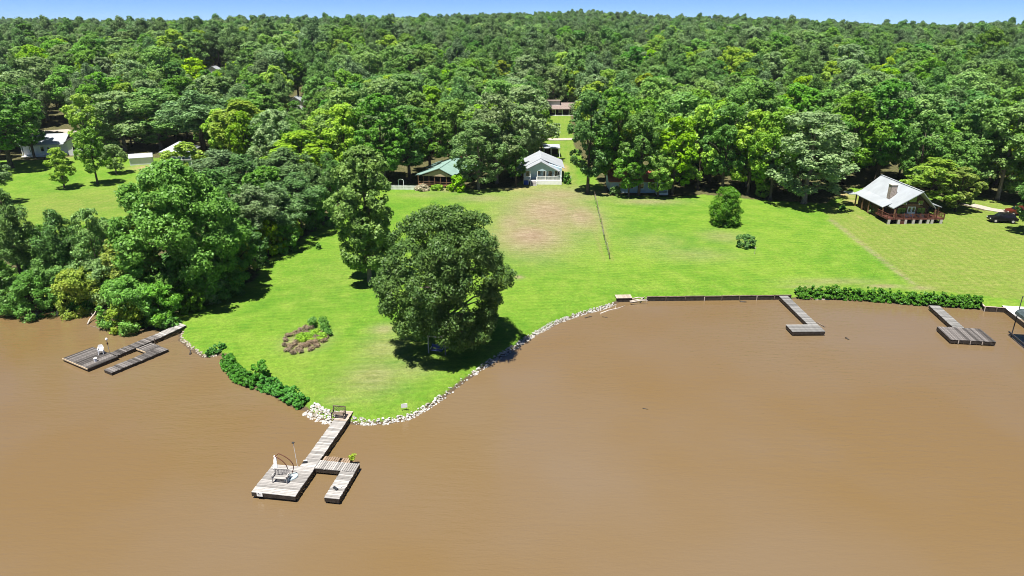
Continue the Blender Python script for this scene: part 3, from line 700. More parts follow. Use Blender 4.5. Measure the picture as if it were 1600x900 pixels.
SHRUBS = [('willow_bush', 'dark green willow bush overhanging the water at left', 60, 492, 430, 42, 'leaf_willow', 12000), ('scrub_bush', 'dark scrub at the left picture edge above the water', 14, 486, 425, 34, 'leaf_dark', 9000),
          ('scrub_bush', 'yellow-green scrub behind the fallen snag', 134, 480, 424, 46, 'leaf_yellowgreen', 12000), ('scrub_bush', 'lit green scrub mound left of the old dock', 205, 508, 438, 46, 'leaf_mid', 14000),
          ('scrub_bush', 'low olive bush drooping into the water near the old dock', 196, 512, 474, 30, 'leaf_yellowgreen', 8000), ('scrub_bush', 'dark bush at the foot of the huge lakeside tree', 252, 500, 446, 34, 'leaf_mid', 9000),
          ('scrub_bush', 'green scrub under the two left shore pines', 98, 470, 400, 40, 'leaf_mid', 9000), ('scrub_bush', 'pale scrub under the vine-hung tree', 170, 470, 405, 42, 'leaf_pale', 9000),
          ('scrub_bush', 'undergrowth below the lawn-edge pines', 400, 416, 360, 26, 'leaf_dark', 6000), ('scrub_bush', 'brush at the lawn corner by the pines', 445, 392, 345, 24, 'leaf_mid', 6000),
          ('scrub_bush', 'brush below the farthest lawn-edge pine', 500, 352, 312, 24, 'leaf_mid', 5000), ('scrub_bush', 'dark thicket right of the huge lakeside tree', 350, 462, 398, 38, 'leaf_dark', 9000),
          ('sapling', 'young bush between the green house and its trees', 716, 299, 274, 13, 'leaf_bright', 4000), ('garden_shrub', 'rounded green shrub before the screened porch', 683, 297, 289, 8, 'leaf_bright', 2200),
          ('garden_shrub', 'green shrub at the right corner of the screened porch', 704, 298, 290, 8, 'leaf_bright', 2200), ('flowering_shrub', 'creamy flowering shrub by the picket fence', 659, 297, 290, 11, 'leaf_blossom', 2600),
          ('garden_shrub', 'grey-green shrub against the left wall of the chalet', 1356, 324, 314, 9, 'leaf_pale', 2500), ('garden_shrub', 'larger shrub at the front left corner of the chalet', 1367, 334, 319, 10, 'leaf_pale', 2800),
          ('garden_shrub', 'dark shrub beside the blue porch steps right side', 886, 287, 270, 6, 'leaf_dark', 1800), ('garden_shrub', 'small shrub at the left end of the red-roofed house', 962, 305, 293, 9, 'leaf_dark', 2200),
          ('garden_shrub', 'tiny dark tuft on the left lawn', 498, 389, 381, 4, 'leaf_mid', 500), ('garden_shrub', 'low dark plant on the lawn left of the chalet', 1316, 328, 321, 4, 'leaf_dark', 600),
          ('scrub_bush', 'young tree in shade left of the grey spreading oak', 1192, 308, 285, 12, 'leaf_bright', 3000),
          ('scrub_bush', 'dark plant at the left dock landing', 268, 514, 498, 14, 'leaf_emerald', 3200), ('garden_shrub', 'yellow weed growing from the dock end', 551, 717, 708, 3, 'leaf_yellowgreen', 300)]
for i, (nm, lab, px, py, ty, hw, lf, ct) in enumerate(SHRUBS):
    if 'dock end' in lab:
        continue
    shrub(nm, lab, px, py, ty, hw, lf, 520 + i, ct, .13 if py > 400 else .17, cat='shrub')
UND = [make_tree('understory', 640 + k, 2.2, 3.6, .03, 'round', lf, 'bark', 14, 10, 5200, .15, lobe=.42, cl=.36, limbn=8, r0=.06) for k, lf in enumerate(('leaf_mid', 'leaf_dark', 'leaf_yellowgreen', 'leaf_pale'))]
UTONE = ['green', 'dark green', 'yellow-green', 'pale green']
UND_PX = [(28, 462), (75, 456), (140, 455), (190, 462), (235, 478), (270, 482), (300, 486), (330, 470), (352, 448), (378, 428), (398, 404), (30, 430), (70, 425), (120, 425), (165, 425), (205, 420), (180, 400), (225, 395), (140, 398), (250, 380), (235, 355),
          (262, 340), (285, 320), (310, 300), (340, 300), (375, 300), (410, 330), (430, 352), (460, 340), (480, 325), (505, 318), (530, 305), (400, 290), (440, 300), (270, 440), (330, 430), (240, 440), (375, 385), (420, 400), (455, 376), (488, 356), (-20, 440), (-20, 468)]
UJ = [(k * 7 + k // 3) % 4 for k in range(len(UND_PX))]
for k, (px, py) in enumerate(UND_PX):
    g = ground(px, py); j = (k * 7 + k // 3) % 4; s_ = .8 + .5 * ((k * 37) % 11) / 11
    plant('understory_bush', '%s understory bush, %s under the trees of the left woods' % (UTONE[j], ORD[sorted([UND_PX[q_] for q_ in range(len(UND_PX)) if UJ[q_] == j]).index((px, py))]), 'bush', UND[j], (g.x, g.y, g.z - .1), k * 1.7, (s_, s_, s_ * (1.0 + .4 * ((k * 13) % 7) / 7)), '%s bushes under the left woods' % UTONE[j], ('stem', 'foliage'))
shrub('sapling', 'little sapling on the left bank with a spot of shade', 410, 590, 566, 13, 'leaf_willow', 590, 1800, .11, 'round', .42, cat='sapling', nl=9)

def hedge(name, label, pts, width, height, leaf, seed, dens=520, ls=.12, cat='hedge', lift=0.0, var_=.6):
    rng = np.random.default_rng(seed); P = [ground(a, b_) for a, b_ in pts]; C, RR, A = [], [], []
    tot = 0
    for a, q in zip(P[:-1], P[1:]):
        L = (q - a).length; tot += L
        for k in range(int(max(4, L * 26 * width))):
            p = a.lerp(q, rng.random()); d = (q - a).normalized(); s = Vector((-d.y, d.x, 0)) * rng.uniform(-.5, .5) * width
            h = height * rng.uniform(1 - var_, 1 + var_) * (1 - .5 * abs(s.length / width * 2) ** 2)
            r = rng.uniform(.08, .20) * min(1.3, height + .35)
            zz = max(T(p.x + s.x, p.y + s.y), 0.05)
            C.append((p.x + s.x, p.y + s.y, zz + max(.05, h - r) * rng.uniform(.35, 1))); RR.append(r); A.append((rng.normal(0, .3), -.35, .6))
    C, RR, A = np.array(C), np.array(RR), np.array(A); o = np.array(P[0])
    V, F = leaves_from_clumps(rng, C - o, RR, A, int(tot * dens * width), ls, 1.6, .8, .3, .7)
    ob = put(name, np_mesh(name, V, F, leaf), None, P[0])
    return tag(ob, label, cat)
hedge('shore_hedge', 'long low green hedge along the right shore between the two docks', [(1243, 461), (1300, 463), (1370, 466), (1450, 472), (1532, 478)], 1.25, 1.1, 'leaf_emerald', 601, 900, .13)
hedge('shore_plants', 'lush dark green plants on the bank in front of the sapling', [(352, 565), (364, 584), (380, 596), (400, 603)], 1.3, .9, 'leaf_emerald', 602, 950, .10)
hedge('shore_plants', 'lush green plants ending at the white stone pile', [(405, 603), (425, 606), (445, 618), (466, 630), (474, 635)], 1.3, .9, 'leaf_emerald', 603, 1000, .10)
hedge('shore_plants', 'short strip of green plants by the notch in the left bank', [(322, 556), (338, 548), (353, 540)], .8, .6, 'leaf_emerald', 604, 900, .10)
hedge('shore_plants', 'green growth along the bank left of the old dock', [(212, 508), (240, 508), (258, 505), (272, 504)], 1.0, .7, 'leaf_emerald', 605, 900, .10)
hedge('shore_plants', 'emerald plants at the water below the fallen snag', [(108, 486), (128, 485), (146, 483)], 1.2, 1.1, 'leaf_emerald', 606, 900, .10)
hedge('shore_plants', 'emerald plants at the left picture edge', [(-60, 486), (-20, 487), (20, 485)], 1.4, 1.2, 'leaf_emerald', 607, 800, .10)
hedge('shore_plants', 'thin line of weeds on the timber wall beside the right walkway', [(1165, 466.5), (1200, 466.5), (1236, 466)], .4, .35, 'leaf_dark', 608, 700, .07)

# flower bed with a rim of dead grass
fb = ground(483, 530)
bed = thing('flower_bed', 'overgrown oval flower bed ringed with dead grass on the point', 'flower bed', fb)
rng = np.random.default_rng(71)
def bed_part(nm, pts, r, h, leaf, count, ls):
    C = []; RR = []
    for (px, py) in pts:
        q = ground(px, py) - fb
        for k in range(5): C.append((q.x + rng.normal(0, .16), q.y + rng.normal(0, .16), q.z + h * rng.uniform(.3, .8))); RR.append(r * rng.uniform(.7, 1.2))
    C = np.array(C); V, F = leaves_from_clumps(rng, C, np.array(RR), np.tile(np.array([0, 0, .5]), (len(C), 1)), count, ls, 3.0 if leaf == 'leaf_straw' else 1.5, .9, .1, 1.0)
    put(nm, np_mesh(nm, V, F, leaf), bed)
rim = [(445, 541), (450, 549), (460, 553), (472, 551), (484, 547), (495, 541), (504, 534), (511, 528), (446, 532), (453, 525), (462, 521), (471, 517), (480, 515), (487, 513), (455, 543), (468, 547), (480, 541), (490, 537), (497, 529), (502, 524)]
bed_part('dead_grass', rim + [(462, 538), (474, 541), (470, 524), (484, 536), (494, 533), (478, 522)], .26, .26, 'leaf_straw', 8000, .11)
bed_part('ground_plants', [(470, 530), (478, 527), (484, 530), (476, 535), (490, 526), (500, 532), (508, 528), (466, 534), (472, 526), (486, 534), (495, 522), (503, 526)], .30, .45, 'leaf_bright', 4200, .09)
bed_part('bush', [(489, 507), (491, 511), (505, 510), (510, 512), (508, 520), (514, 524)], .36, 1.1, 'leaf_dark', 3200, .10)

# ------------------------------------------------------------------ docks
def dock_frame(ox, oy, ang):
    return (ox, oy), ang
PLANK = {}
def plank_mesh(L, w, mat):
    key = (round(L, 2), round(w, 3), mat)
    if key not in PLANK:
        q = MB(); e = .012
        q.v = [(-L / 2, -w / 2, -.04), (L / 2, -w / 2, -.04), (L / 2, w / 2, -.04), (-L / 2, w / 2, -.04),
               (-L / 2 + e, -w / 2 + e, 0), (L / 2 - e, -w / 2 + e, 0), (L / 2 - e, w / 2 - e, 0), (-L / 2 + e, w / 2 - e, 0)]
        q.f = [(3, 2, 1, 0), (4, 5, 6, 7), (0, 1, 5, 4), (1, 2, 6, 5), (2, 3, 7, 6), (3, 0, 4, 7)]
        PLANK[key] = q.mesh('plank', mat)
    return PLANK[key]
def deck(dock, name, u0, u1, w0, w1, z, along, mat, pw=0.19, depth=.34, slope=0.0, jit=.01, skip=(), seed=1):
    """a deck section: dark frame with a row of single planks; along='u' means each plank runs in u"""
    rng = random.Random(seed)
    f = MB()
    t = .06
    def zz(w): return slope * (w - w0)
    for (a, b_, c, d) in ((u0 + .02, u0 + .02 + t, w0 + .02, w1 - .02), (u1 - .02 - t, u1 - .02, w0 + .02, w1 - .02)):
        f.add([(a, c, z - .045 - depth + zz(c)), (b_, c, z - .045 - depth + zz(c)), (b_, d, z - .045 - depth + zz(d)), (a, d, z - .045 - depth + zz(d)),
               (a, c, z - .045 + zz(c)), (b_, c, z - .045 + zz(c)), (b_, d, z - .045 + zz(d)), (a, d, z - .045 + zz(d))],
              [(3, 2, 1, 0), (4, 5, 6, 7), (0, 1, 5, 4), (1, 2, 6, 5), (2, 3, 7, 6), (3, 0, 4, 7)])
    for c in (w0 + .02, w1 - .02 - t, (w0 + w1) / 2): f.box(u0 + .02 + t, u1 - .02 - t, c, c + t, z - .045 - depth + zz(c), z - .048 + zz(c))
    sec = f.build(name, 'wet_timber', dock)
    span, L, mid = ((w1 - w0), (u1 - u0), (u0 + u1) / 2) if along == 'u' else ((u1 - u0), (w1 - w0), (w0 + w1) / 2)
    n_ = max(2, int(round(span / pw))); step = span / n_; me = plank_mesh(L, step * .93, mat)
    for i in range(n_):
        if i in skip: continue
        p = (w0 if along == 'u' else u0) + (i + .5) * step; dj = rng.uniform(-jit, jit) * 2.5
        o = put('plank', me, sec)
        if along == 'u': o.location = (mid + dj, p, z + zz(p) + rng.uniform(-jit, jit) * .6); o.rotation_euler = (math.atan(slope) if slope else rng.uniform(-jit, jit), 0, rng.uniform(-jit, jit) * .5)
        else: o.location = (p, mid + dj, z + rng.uniform(-jit, jit) * .6); o.rotation_euler = (rng.uniform(-jit, jit), 0, math.pi / 2 + rng.uniform(-jit, jit) * .5)
    return sec
def posts(dock, pts, ztop, r=.09, mat='old_timber'):
    me = MB().tube([(0, 0, -1.9), (0, 0, 0)], r, 8).mesh('post', mat)
    for k, (u, w) in enumerate(pts): put('post', me, dock, (u, w, ztop if not hasattr(ztop, '__len__') else ztop[k]))

A1 = math.radians(-8.5)
D1 = thing('boat_dock', 'grey plank dock with square platform and side finger off the point', 'dock', (-20.08, 48.31, 0), A1)
deck(D1, 'platform', 0, 3.7, -3.75, -.01, .62, 'u', 'weathered_plank', .19, .36, seed=2)
deck(D1, 'walkway', 2.36, 3.66, .01, 7.25, .62, 'u', 'weathered_plank', .19, .36, seed=3)
deck(D1, 'landing', 2.36, 3.66, 7.27, 8.9, .62, 'u', 'landing_plank', .19, .30, slope=.05, seed=4)
deck(D1, 'cross_section', 3.68, 7.2, -.02, 1.12, .60, 'w', 'weathered_plank', .19, .36, seed=5)
deck(D1, 'finger', 5.95, 7.2, -3.5, -.04, .58, 'u', 'weathered_plank', .19, .36, seed=6)
deck(D1, 'old_section', 3.75, 6.2, 1.15, 1.95, .46, 'w', 'brown_plank', .2, .28, jit=.02, skip=(7,), seed=7)
posts(D1, [(.2, -3.5), (3.5, -3.5), (.2, -.3), (3.5, -.3), (2.5, 3.6), (3.52, 3.6), (2.5, 7), (3.52, 7), (7, -3.3), (6.1, -3.3), (7, 1), (6.05, 1.85)], [.56] * 4 + [.57] * 4 + [.52, .52, .54, .4])
def D1w(u, w, z): return Vector((-20.08 + u * math.cos(A1) - w * math.sin(A1), 48.31 + u * math.sin(A1) + w * math.cos(A1), z))

A2 = math.radians(-30.6)
D2 = thing('boat_dock', 'old darkened dock with wide low platform on the left shore', 'dock', (-45.67, 66.01, 0), A2)
deck(D2, 'platform', -5.0, -.02, -.3, 3.1, .40, 'w', 'worn_plank', .24, .3, jit=.022, seed=12)
deck(D2, 'walkway', -1.75, -.35, 3.12, 8.6, .42, 'u', 'worn_plank', .26, .3, slope=.02, jit=.02, seed=13)
deck(D2, 'gangway', -1.70, -.40, 8.62, 12.0, .53, 'u', 'weathered_plank', .22, .25, slope=.06, jit=.02, seed=14)
deck(D2, 'cross_section', -.33, 1.55, 5.4, 7.2, .36, 'w', 'worn_plank', .26, .26, jit=.02, seed=15)
deck(D2, 'finger', 1.57, 3.0, .5, 7.2, .36, 'u', 'worn_plank', .28, .3, jit=.025, seed=16)
posts(D2, [(-4.8, 0), (-.25, 0), (-4.8, 2.9), (-.5, 8.3), (-1.6, 8.3), (1.75, .8), (2.8, .8), (2.8, 6.9), (-.2, 7.6)], [.35, .44, .35, .46, .46, .3, .3, .3, .75], .07)
MB().box(-5.0, -.02, -.36, -.30, .27, .42).build('fascia', 'tan_trim', D2)
MB().box(-.33, 1.55, 5.33, 5.39, .24, .38).build('fascia', 'tan_trim', D2)
def D2w(u, w, z): return Vector((-45.67 + u * math.cos(A2) - w * math.sin(A2), 66.01 + u * math.sin(A2) + w * math.cos(A2), z))

D3 = thing('boat_dock', 'small grey T-shaped dock off the middle of the right shore', 'dock', (33.78, 77.05, 0), math.radians(1.0))
deck(D3, 'platform', 0, 4.0, -2.1, 0, .60, 'u', 'grey_plank', .2, .36, seed=21)
deck(D3, 'walkway', 2.75, 3.95, .02, 9.4, .60, 'u', 'grey_plank', .2, .34, slope=.008, seed=22)
posts(D3, [(.15, -1.95), (3.85, -1.95), (.15, -.15), (2.9, 3), (3.8, 3), (2.9, 6), (3.8, 6)], [.54] * 7)
MB().bar((3.95, .25, .75), (4.35, -1.1, .72), .12, .1).build('loose_pole', 'old_timber', D3)
A4 = math.radians(-8.0)
D4 = thing('boat_dock', 'dark plank dock with deep square platform near the right edge', 'dock', (52.1, 76.5, 0), A4)
deck(D4, 'platform', 0, 4.95, -3.75, 0, .60, 'w', 'worn_plank', .2, .40, seed=31)
deck(D4, 'walkway', 1.85, 3.15, .02, 7.0, .60, 'u', 'grey_plank', .2, .36, slope=.008, seed=32)
posts(D4, [(.15, -3.6), (4.8, -3.6), (.15, -.15), (4.8, -.15), (2, 2.5), (3, 2.5), (2, 5), (3, 5)], [.54] * 8)
for k, dx in enumerate((0, 1.3, 2.6)): MB().tube([(.9 + dx, -3.78, .1), (.9 + dx, -3.78, .5)], .05, 6).build('cleat_post', 'dead_wood', D4)

# ------------------------------------------------------------------ things on the docks
def slat_bench(name, label, loc, rz, W=1.5, mat='weathered_plank', lattice=False, group=None, hs=.42, back=.5):
    t = thing(name, label, 'bench', loc, rz, group)
    for i in range(4): MB().box(-W / 2, W / 2, -.22 + i * .12, -.12 + i * .12, hs - .03, hs).build('seat_slat', mat, t)
    bk = MB(); bk.bar((-W / 2 + .04, .26, 0), (-W / 2 + .04, .36, hs + back), .07, .07); bk.bar((W / 2 - .04, .26, 0), (W / 2 - .04, .36, hs + back), .07, .07); bk.bar((-W / 2, .36, hs + back), (W / 2, .36, hs + back), .06, .09)
    bo = bk.build('backrest', mat, t)
    if lattice:
        k = 7
        for i in range(k):
            x = -W / 2 + W * (i + .5) / k; MB().bar((max(-W / 2, x - .2), .31, hs + .03), (min(W / 2, x + .2), .355, hs + back - .03), .03, .02).build('lattice_slat', mat, bo)
            MB().bar((min(W / 2, x + .2), .325, hs + .03), (max(-W / 2, x - .2), .37, hs + back - .03), .03, .02).build('lattice_slat', mat, bo)
    else:
        for i in range(9):
            x = -W / 2 + .1 + (W - .2) * i / 8; MB().bar((x, .30, hs + .02), (x, .355, hs + back - .04), .09, .02).build('back_slat', mat, bo)
    for s in (-1, 1):
        MB().box(s * (W / 2 - .03) - .035, s * (W / 2 - .03) + .035, -.24, -.17, 0, hs + .2).build('leg', mat, t)
        MB().box(s * (W / 2 - .03) - .05, s * (W / 2 - .03) + .05, -.28, .30, hs + .2, hs + .235).build('armrest', mat, t)
    return t
slat_bench('slatted_bench', 'grey slatted bench in the middle of the dock platform', D1w(1.75, -2.15, .63), A1 + .05, 1.25)
slat_bench('lattice_bench', 'dark lattice-backed bench on the shore landing of the dock', D1w(2.66, 7.75, .66), A1, 1.25, 'old_timber', True, back=.55)
# curved hanging seat stand with white cloth
hs1 = thing('hanging_seat_stand', 'curved rusty seat stand draped with white cloth on the platform', 'seat stand', D1w(1.55, -1.25, .63), A1)
for dx in (0.0, .55):
    pts = [(-.35 + .12 * (dx > 0) + (.95 + .35 * dx) * math.sin(a * 1.25), -.35 + .75 * dx, 1.85 * math.cos(a * .62 + .42) / math.cos(.42) + .1) for a in np.linspace(-.02, 1.8, 14)]
    pts = [(x, y, max(.02, z)) for x, y, z in pts]; pts[-1] = (pts[-1][0], pts[-1][1], .0)
    MB().tube(pts, .035, 6).build('curved_pole', 'rust_metal', hs1, True)
MB().tube([(-.35, -.35, 1.95), (-.23, .06, 1.95)], .03, 6).build('top_bar', 'rust_metal', hs1)
cl = MB(); rr_ = random.Random(5); NW, NH = 7, 9
for j in range(NH):
    for i in range(NW):
        t, s = j / (NH - 1), i / (NW - 1)
        cl.v.append((-.52 + .42 * s * (.55 + .6 * t) - .12 * t + .05 * math.sin(s * 9 + t * 3), -.25 + .07 * math.sin(s * 11 + 2 * t) - .12 * t, 1.92 - 1.25 * t - .10 * rr_.random() * t + .03 * math.sin(5 * s)))
for j in range(NH - 1):
    for i in range(NW - 1): a = j * NW + i; cl.f.append((a, a + 1, a + NW + 1, a + NW))
co = cl.build('cloth', 'white_plastic', hs1, True); so = co.modifiers.new('thick', 'SOLIDIFY'); so.thickness = .03
mo = MB(); ring = [(.42 * math.cos(t) * (1 + .15 * math.sin(2 * t)), .62 * math.sin(t)) for t in np.linspace(0, 6.283, 18, endpoint=False)]
mo.add([(x, y, 0) for x, y in ring] + [(x * .95, y * .95, .09) for x, y in ring], [tuple(range(18, 36)), tuple(range(17, -1, -1))] + [(i, (i + 1) % 18, (i + 1) % 18 + 18, i + 18) for i in range(18)])
mt = mo.build('oval_mat', 'grey_mat', None); mt.location = D1w(2.35, -1.55, .635); mt.rotation_euler = (0, 0, A1 - .35)
tag(mt, 'pale oval float mat lying beside the rusty seat stand', 'mat')
lp = thing('light_pole', 'thin pole with small lamp at the platform corner by the walkway', 'pole', D1w(2.2, -.08, .63), A1)
MB().tube([(0, 0, 0), (-.1, 0, 2.3)], .018, 6).build('pole', 'white_paint', lp); MB().box(-.20, -.02, -.09, .09, 2.3, 2.36).build('lamp_head', 'dark_metal', lp)
bx_ = thing('battery_box', 'small black box with white lid on the walkway', 'box', D1w(2.62, .55, .63), A1 + .3)
MB().box(-.14, .14, -.10, .10, 0, .16).build('box_body', 'dark_metal', bx_); MB().box(-.15, .15, .02, .11, .163, .2).build('box_lid', 'white_plastic', bx_)
cb = thing('cleat_block', 'black cleat block with white rope near the finger end', 'cleat', D1w(6.45, -2.35, .59), A1 - .6)
MB().box(-.26, .26, -.10, .10, 0, .10).add([(-.2, -.05, .10), (.2, -.05, .10), (.2, .05, .10), (-.2, .05, .10), (-.12, -.03, .16), (.12, -.03, .16), (.12, .03, .16), (-.12, .03, .16)], [(0, 1, 5, 4), (1, 2, 6, 5), (2, 3, 7, 6), (3, 0, 4, 7), (4, 5, 6, 7)]).build('block', 'dark_metal', cb)
MB().tube([(-.05, .12, .03), (.1, .22, .03), (.22, .34, .03), (.14, .48, .03)], .03, 5).build('rope', 'white_plastic', cb)
sg = thing('dock_sign', 'small white sign with a scrawled mark on the platform front edge', 'sign', D1w(.75, -3.80, .36), A1)
MB().box(-.24, .24, -.02, 0, -.03, .36).build('sign_board', 'white_paint', sg)
MB().bar((-.13, -.026, .24), (-.02, -.026, .27), .012, .03).bar((-.13, -.026, .24), (-.13, -.026, .14), .03, .012).bar((-.13, -.026, .13), (-.02, -.026, .11), .012, .03).bar((.0, -.026, .17), (.09, -.026, .13), .012, .03).build('mark', 'dark_metal', sg)
wd = thing('dock_weed', 'small leafy weed growing at the end of the brown dock section', 'weed', D1w(6.32, 1.6, .2), 0)
Vw, Fw = leaves_from_clumps(np.random.default_rng(9), np.array([(0, 0, .45), (.15, .1, .7), (-.1, .05, .6)]), np.array([.22, .2, .18]), np.tile(np.array([0, 0, .6]), (3, 1)), 260, .08)
put('leaves', np_mesh('leaves', Vw, Fw, 'leaf_yellowgreen'), wd); MB().tube([(0, 0, -.1), (.05, .03, .5)], .02, 5).build('stem', 'bark', wd)

# left dock: chair, lamp pole, bucket
ch = thing('plastic_chair', 'white plastic armchair on the old left dock', 'chair', D2w(-2.35, 2.55, .41), A2 + .9)
for sx in (-1, 1):
    for sy in (-1, 1): MB().bar((sx * .25, sy * .24, 0), (sx * .21, sy * .2, .42), .06, .06).build('leg', 'white_plastic', ch)
    MB().bar((sx * .27, -.22, .64), (sx * .27, .24, .68), .07, .05).bar((sx * .26, -.2, .42), (sx * .27, -.2, .64), .05, .05).build('armrest', 'white_plastic', ch)
MB().box(-.26, .26, -.24, .24, .42, .46).build('seat', 'white_plastic', ch)
MB().prism_y([(-.25, 0), (.25, 0), (.27, .42), (.17, .54), (-.17, .54), (-.27, .42)], 0, .04).build('backrest', 'white_plastic', ch).location = (0, .24, .46)
lp2 = thing('lamp_post', 'slim lamp post with white globe beside the plastic chair', 'lamp post', D2w(-1.95, 3.22, .35), A2)
MB().tube([(0, 0, -1.5), (0, 0, 1.55)], .035, 6).build('pole', 'dead_wood', lp2)
MB().box(-.07, .07, -.07, .07, 1.05, 1.25).build('switch_box', 'rust_metal', lp2)
MB().tube([(0, 0, 1.55), (0, 0, 1.6), (0, 0, 1.7), (0, 0, 1.8), (0, 0, 1.85)], [.05, .11, .15, .11, .04], 10).build('globe', 'white_plastic', lp2, True)
bk = thing('bucket', 'white bucket near the front corner of the old left dock', 'bucket', D2w(-1.05, 1.15, .41), 0)
MB().tube([(0, 0, 0), (0, 0, .34)], [.15, .19], 12).build('bucket_body', 'white_plastic', bk); MB().tube([(0, 0, .341), (0, 0, .375)], [.20, .20], 12).build('lid', 'white_paint', bk)

# ------------------------------------------------------------------ swing under the oak, yard sign, pot
sw0 = ground(683, 553)
sw = thing('garden_swing', 'timber frame swing with blue bench seat in the oak shade', 'swing', sw0, -.2)
for s in (-1, 1): MB().box(s * .98 - .06, s * .98 + .06, -.06, .06, -.1, 2.05).build('post', 'weathered_plank', sw)
MB().box(-1.06, 1.06, -.075, .075, 2.052, 2.19).build('top_beam', 'weathered_plank', sw)
st = MB().box(-.68, .68, -.28, .26, .48, .54).build('seat', 'blue_cloth', sw)
MB().bar((-.68, .3, .56), (-.68, .42, 1.05), .05, .05).bar((.68, .3, .56), (.68, .42, 1.05), .05, .05).bar((-.68, .36, .82), (.68, .36, .82), .03, .46).build('backrest', 'blue_cloth', sw)
for s in (-1, 1):
    MB().bar((s * .68, -.25, .72), (s * .68, .33, .74), .06, .04).build('armrest', 'white_paint', sw)
    MB().tube([(s * .68, -.2, .54), (s * .80, 0, 2.05)], .012, 5).build('chain', 'dark_metal', sw)
ys = ground(632, 641)
sg2 = thing('yard_sign', 'small white yard sign on the lawn above the stone bank', 'sign', ys, .25)
MB().box(-.3, .3, -.012, .012, .28, .72).build('sign_board', 'white_paint', sg2); MB().bar((-.2, 0, -.1), (-.2, 0, .28), .02, .02).bar((.2, 0, -.1), (.2, 0, .28), .02, .02).build('sign_legs', 'dark_metal', sg2)
stk = ground(1179, 397); o = MB().tube([(0, 0, -.1), (0, 0, 1.1)], .035, 6).bar((-.12, 0, 1.1), (.12, 0, 1.1), .05, .12).build('marker_stake', 'dead_wood', None); o.location = stk
tag(o, 'thin wooden marker stake beside the round bush', 'stake')

# ------------------------------------------------------------------ stone bank
def rock_mesh(seed):
    rng = np.random.default_rng(seed); q = MB(); pts = []
    lay = [(-.5, .55), (-.15, 1.0), (.25, .85), (.5, .4)]
    for z, r in lay:
        for k in range(6):
            a = k * math.pi / 3 + rng.uniform(-.3, .3); rr = r * rng.uniform(.75, 1.15); q.v.append((rr * math.cos(a), .75 * rr * math.sin(a), z * rng.uniform(.8, 1.2)))
    for j in range(3):
        for k in range(6): q.f.append((j * 6 + k, j * 6 + (k + 1) % 6, (j + 1) * 6 + (k + 1) % 6, (j + 1) * 6 + k))
    q.f += [tuple(range(5, -1, -1)), tuple(range(18, 24))]
    return q
ROCKS = [rock_mesh(s) for s in range(8)]; ROCK_ME = [r.mesh('stone', 'riprap') for r in ROCKS]; MOSS_ME = [r.mesh('stone', 'mossy_stone') for r in ROCKS]
def rock_bank(name, label, pts, n_, width, meshes, smin, smax, singles, seed, skip=None, inland=.2):
    rng = np.random.default_rng(seed); P = np.array([flat(a, b_, 0) for a, b_ in pts]); seg = np.linalg.norm(np.diff(P, axis=0), axis=1); cum = np.r_[0, np.cumsum(seg)]
    t0 = thing(name, label, 'rock bank', (P[0][0], P[0][1], 0)); rest_ = MB(); res = []
    for k in range(n_):
        s = rng.random() * cum[-1]
        if skip and skip[0] < s / cum[-1] < skip[1] and rng.random() < .8: continue
        i = min(len(seg) - 1, np.searchsorted(cum, s) - 1); f_ = (s - cum[i]) / seg[i]; p = P[i] * (1 - f_) + P[i + 1] * f_
        d = (P[i + 1] - P[i]) / seg[i]; q = p + np.array([-d[1], d[0]]) * (rng.uniform(-.5, .5) * width + inland); sz = rng.uniform(smin, smax) * (1.5 if rng.random() < .08 else 1)
        res.append((sz * 40 / q[1], q, sz, rng.uniform(0, 6.28), int(rng.integers(8)), rng.uniform(-.3, .3)))
    res.sort(key=lambda r: -r[0])
    for k, (_, q, sz, rz, mi, tilt) in enumerate(res):
        z = max(T(q[0], q[1]), -.12) + sz * .22
        if k < singles:
            o = put('stone', (MOSS_ME if (k * 7919) % 10 < 2 else meshes)[mi], t0, (q[0] - P[0][0], q[1] - P[0][1], z)); o.rotation_euler = (tilt, tilt * .7, rz); o.scale = (sz, sz, sz * .75)
        else:
            c_, s_ = math.cos(rz), math.sin(rz)
            rest_.add([(q[0] - P[0][0] + sz * (x * c_ - y * s_), q[1] - P[0][1] + sz * (x * s_ + y * c_), z + zz_ * sz * .75) for x, y, zz_ in ROCKS[mi].v], ROCKS[mi].f)
    if rest_.v:
        o = rest_.build('small_stones', meshes[0].materials[0], t0); o['kind'] = 'stuff'
    return t0
rock_bank('rock_pile', 'pile of white stones between the green plants and the dock', [(478, 644), (490, 652), (504, 658), (522, 661)], 230, 1.5, ROCK_ME, .09, .20, 230, 81, inland=.35)
rock_bank('rock_bank', 'band of white stones edging the point from the dock to the timber landing', [(548, 661), (575, 664), (605, 662), (640, 655), (662, 643), (690, 625), (722, 600), (760, 573), (800, 548), (830, 528), (868, 507), (905, 493), (940, 484), (962, 476)],
          1150, .60, ROCK_ME, .075, .17, 300, 82, skip=(.24, .37), inland=.16)
rock_bank('rock_bank', 'scattered mossy stones along the left bank below the old dock', [(284, 520), (279, 530), (298, 546), (318, 559), (340, 557)], 90, .35, MOSS_ME, .10, .2, 90, 83)

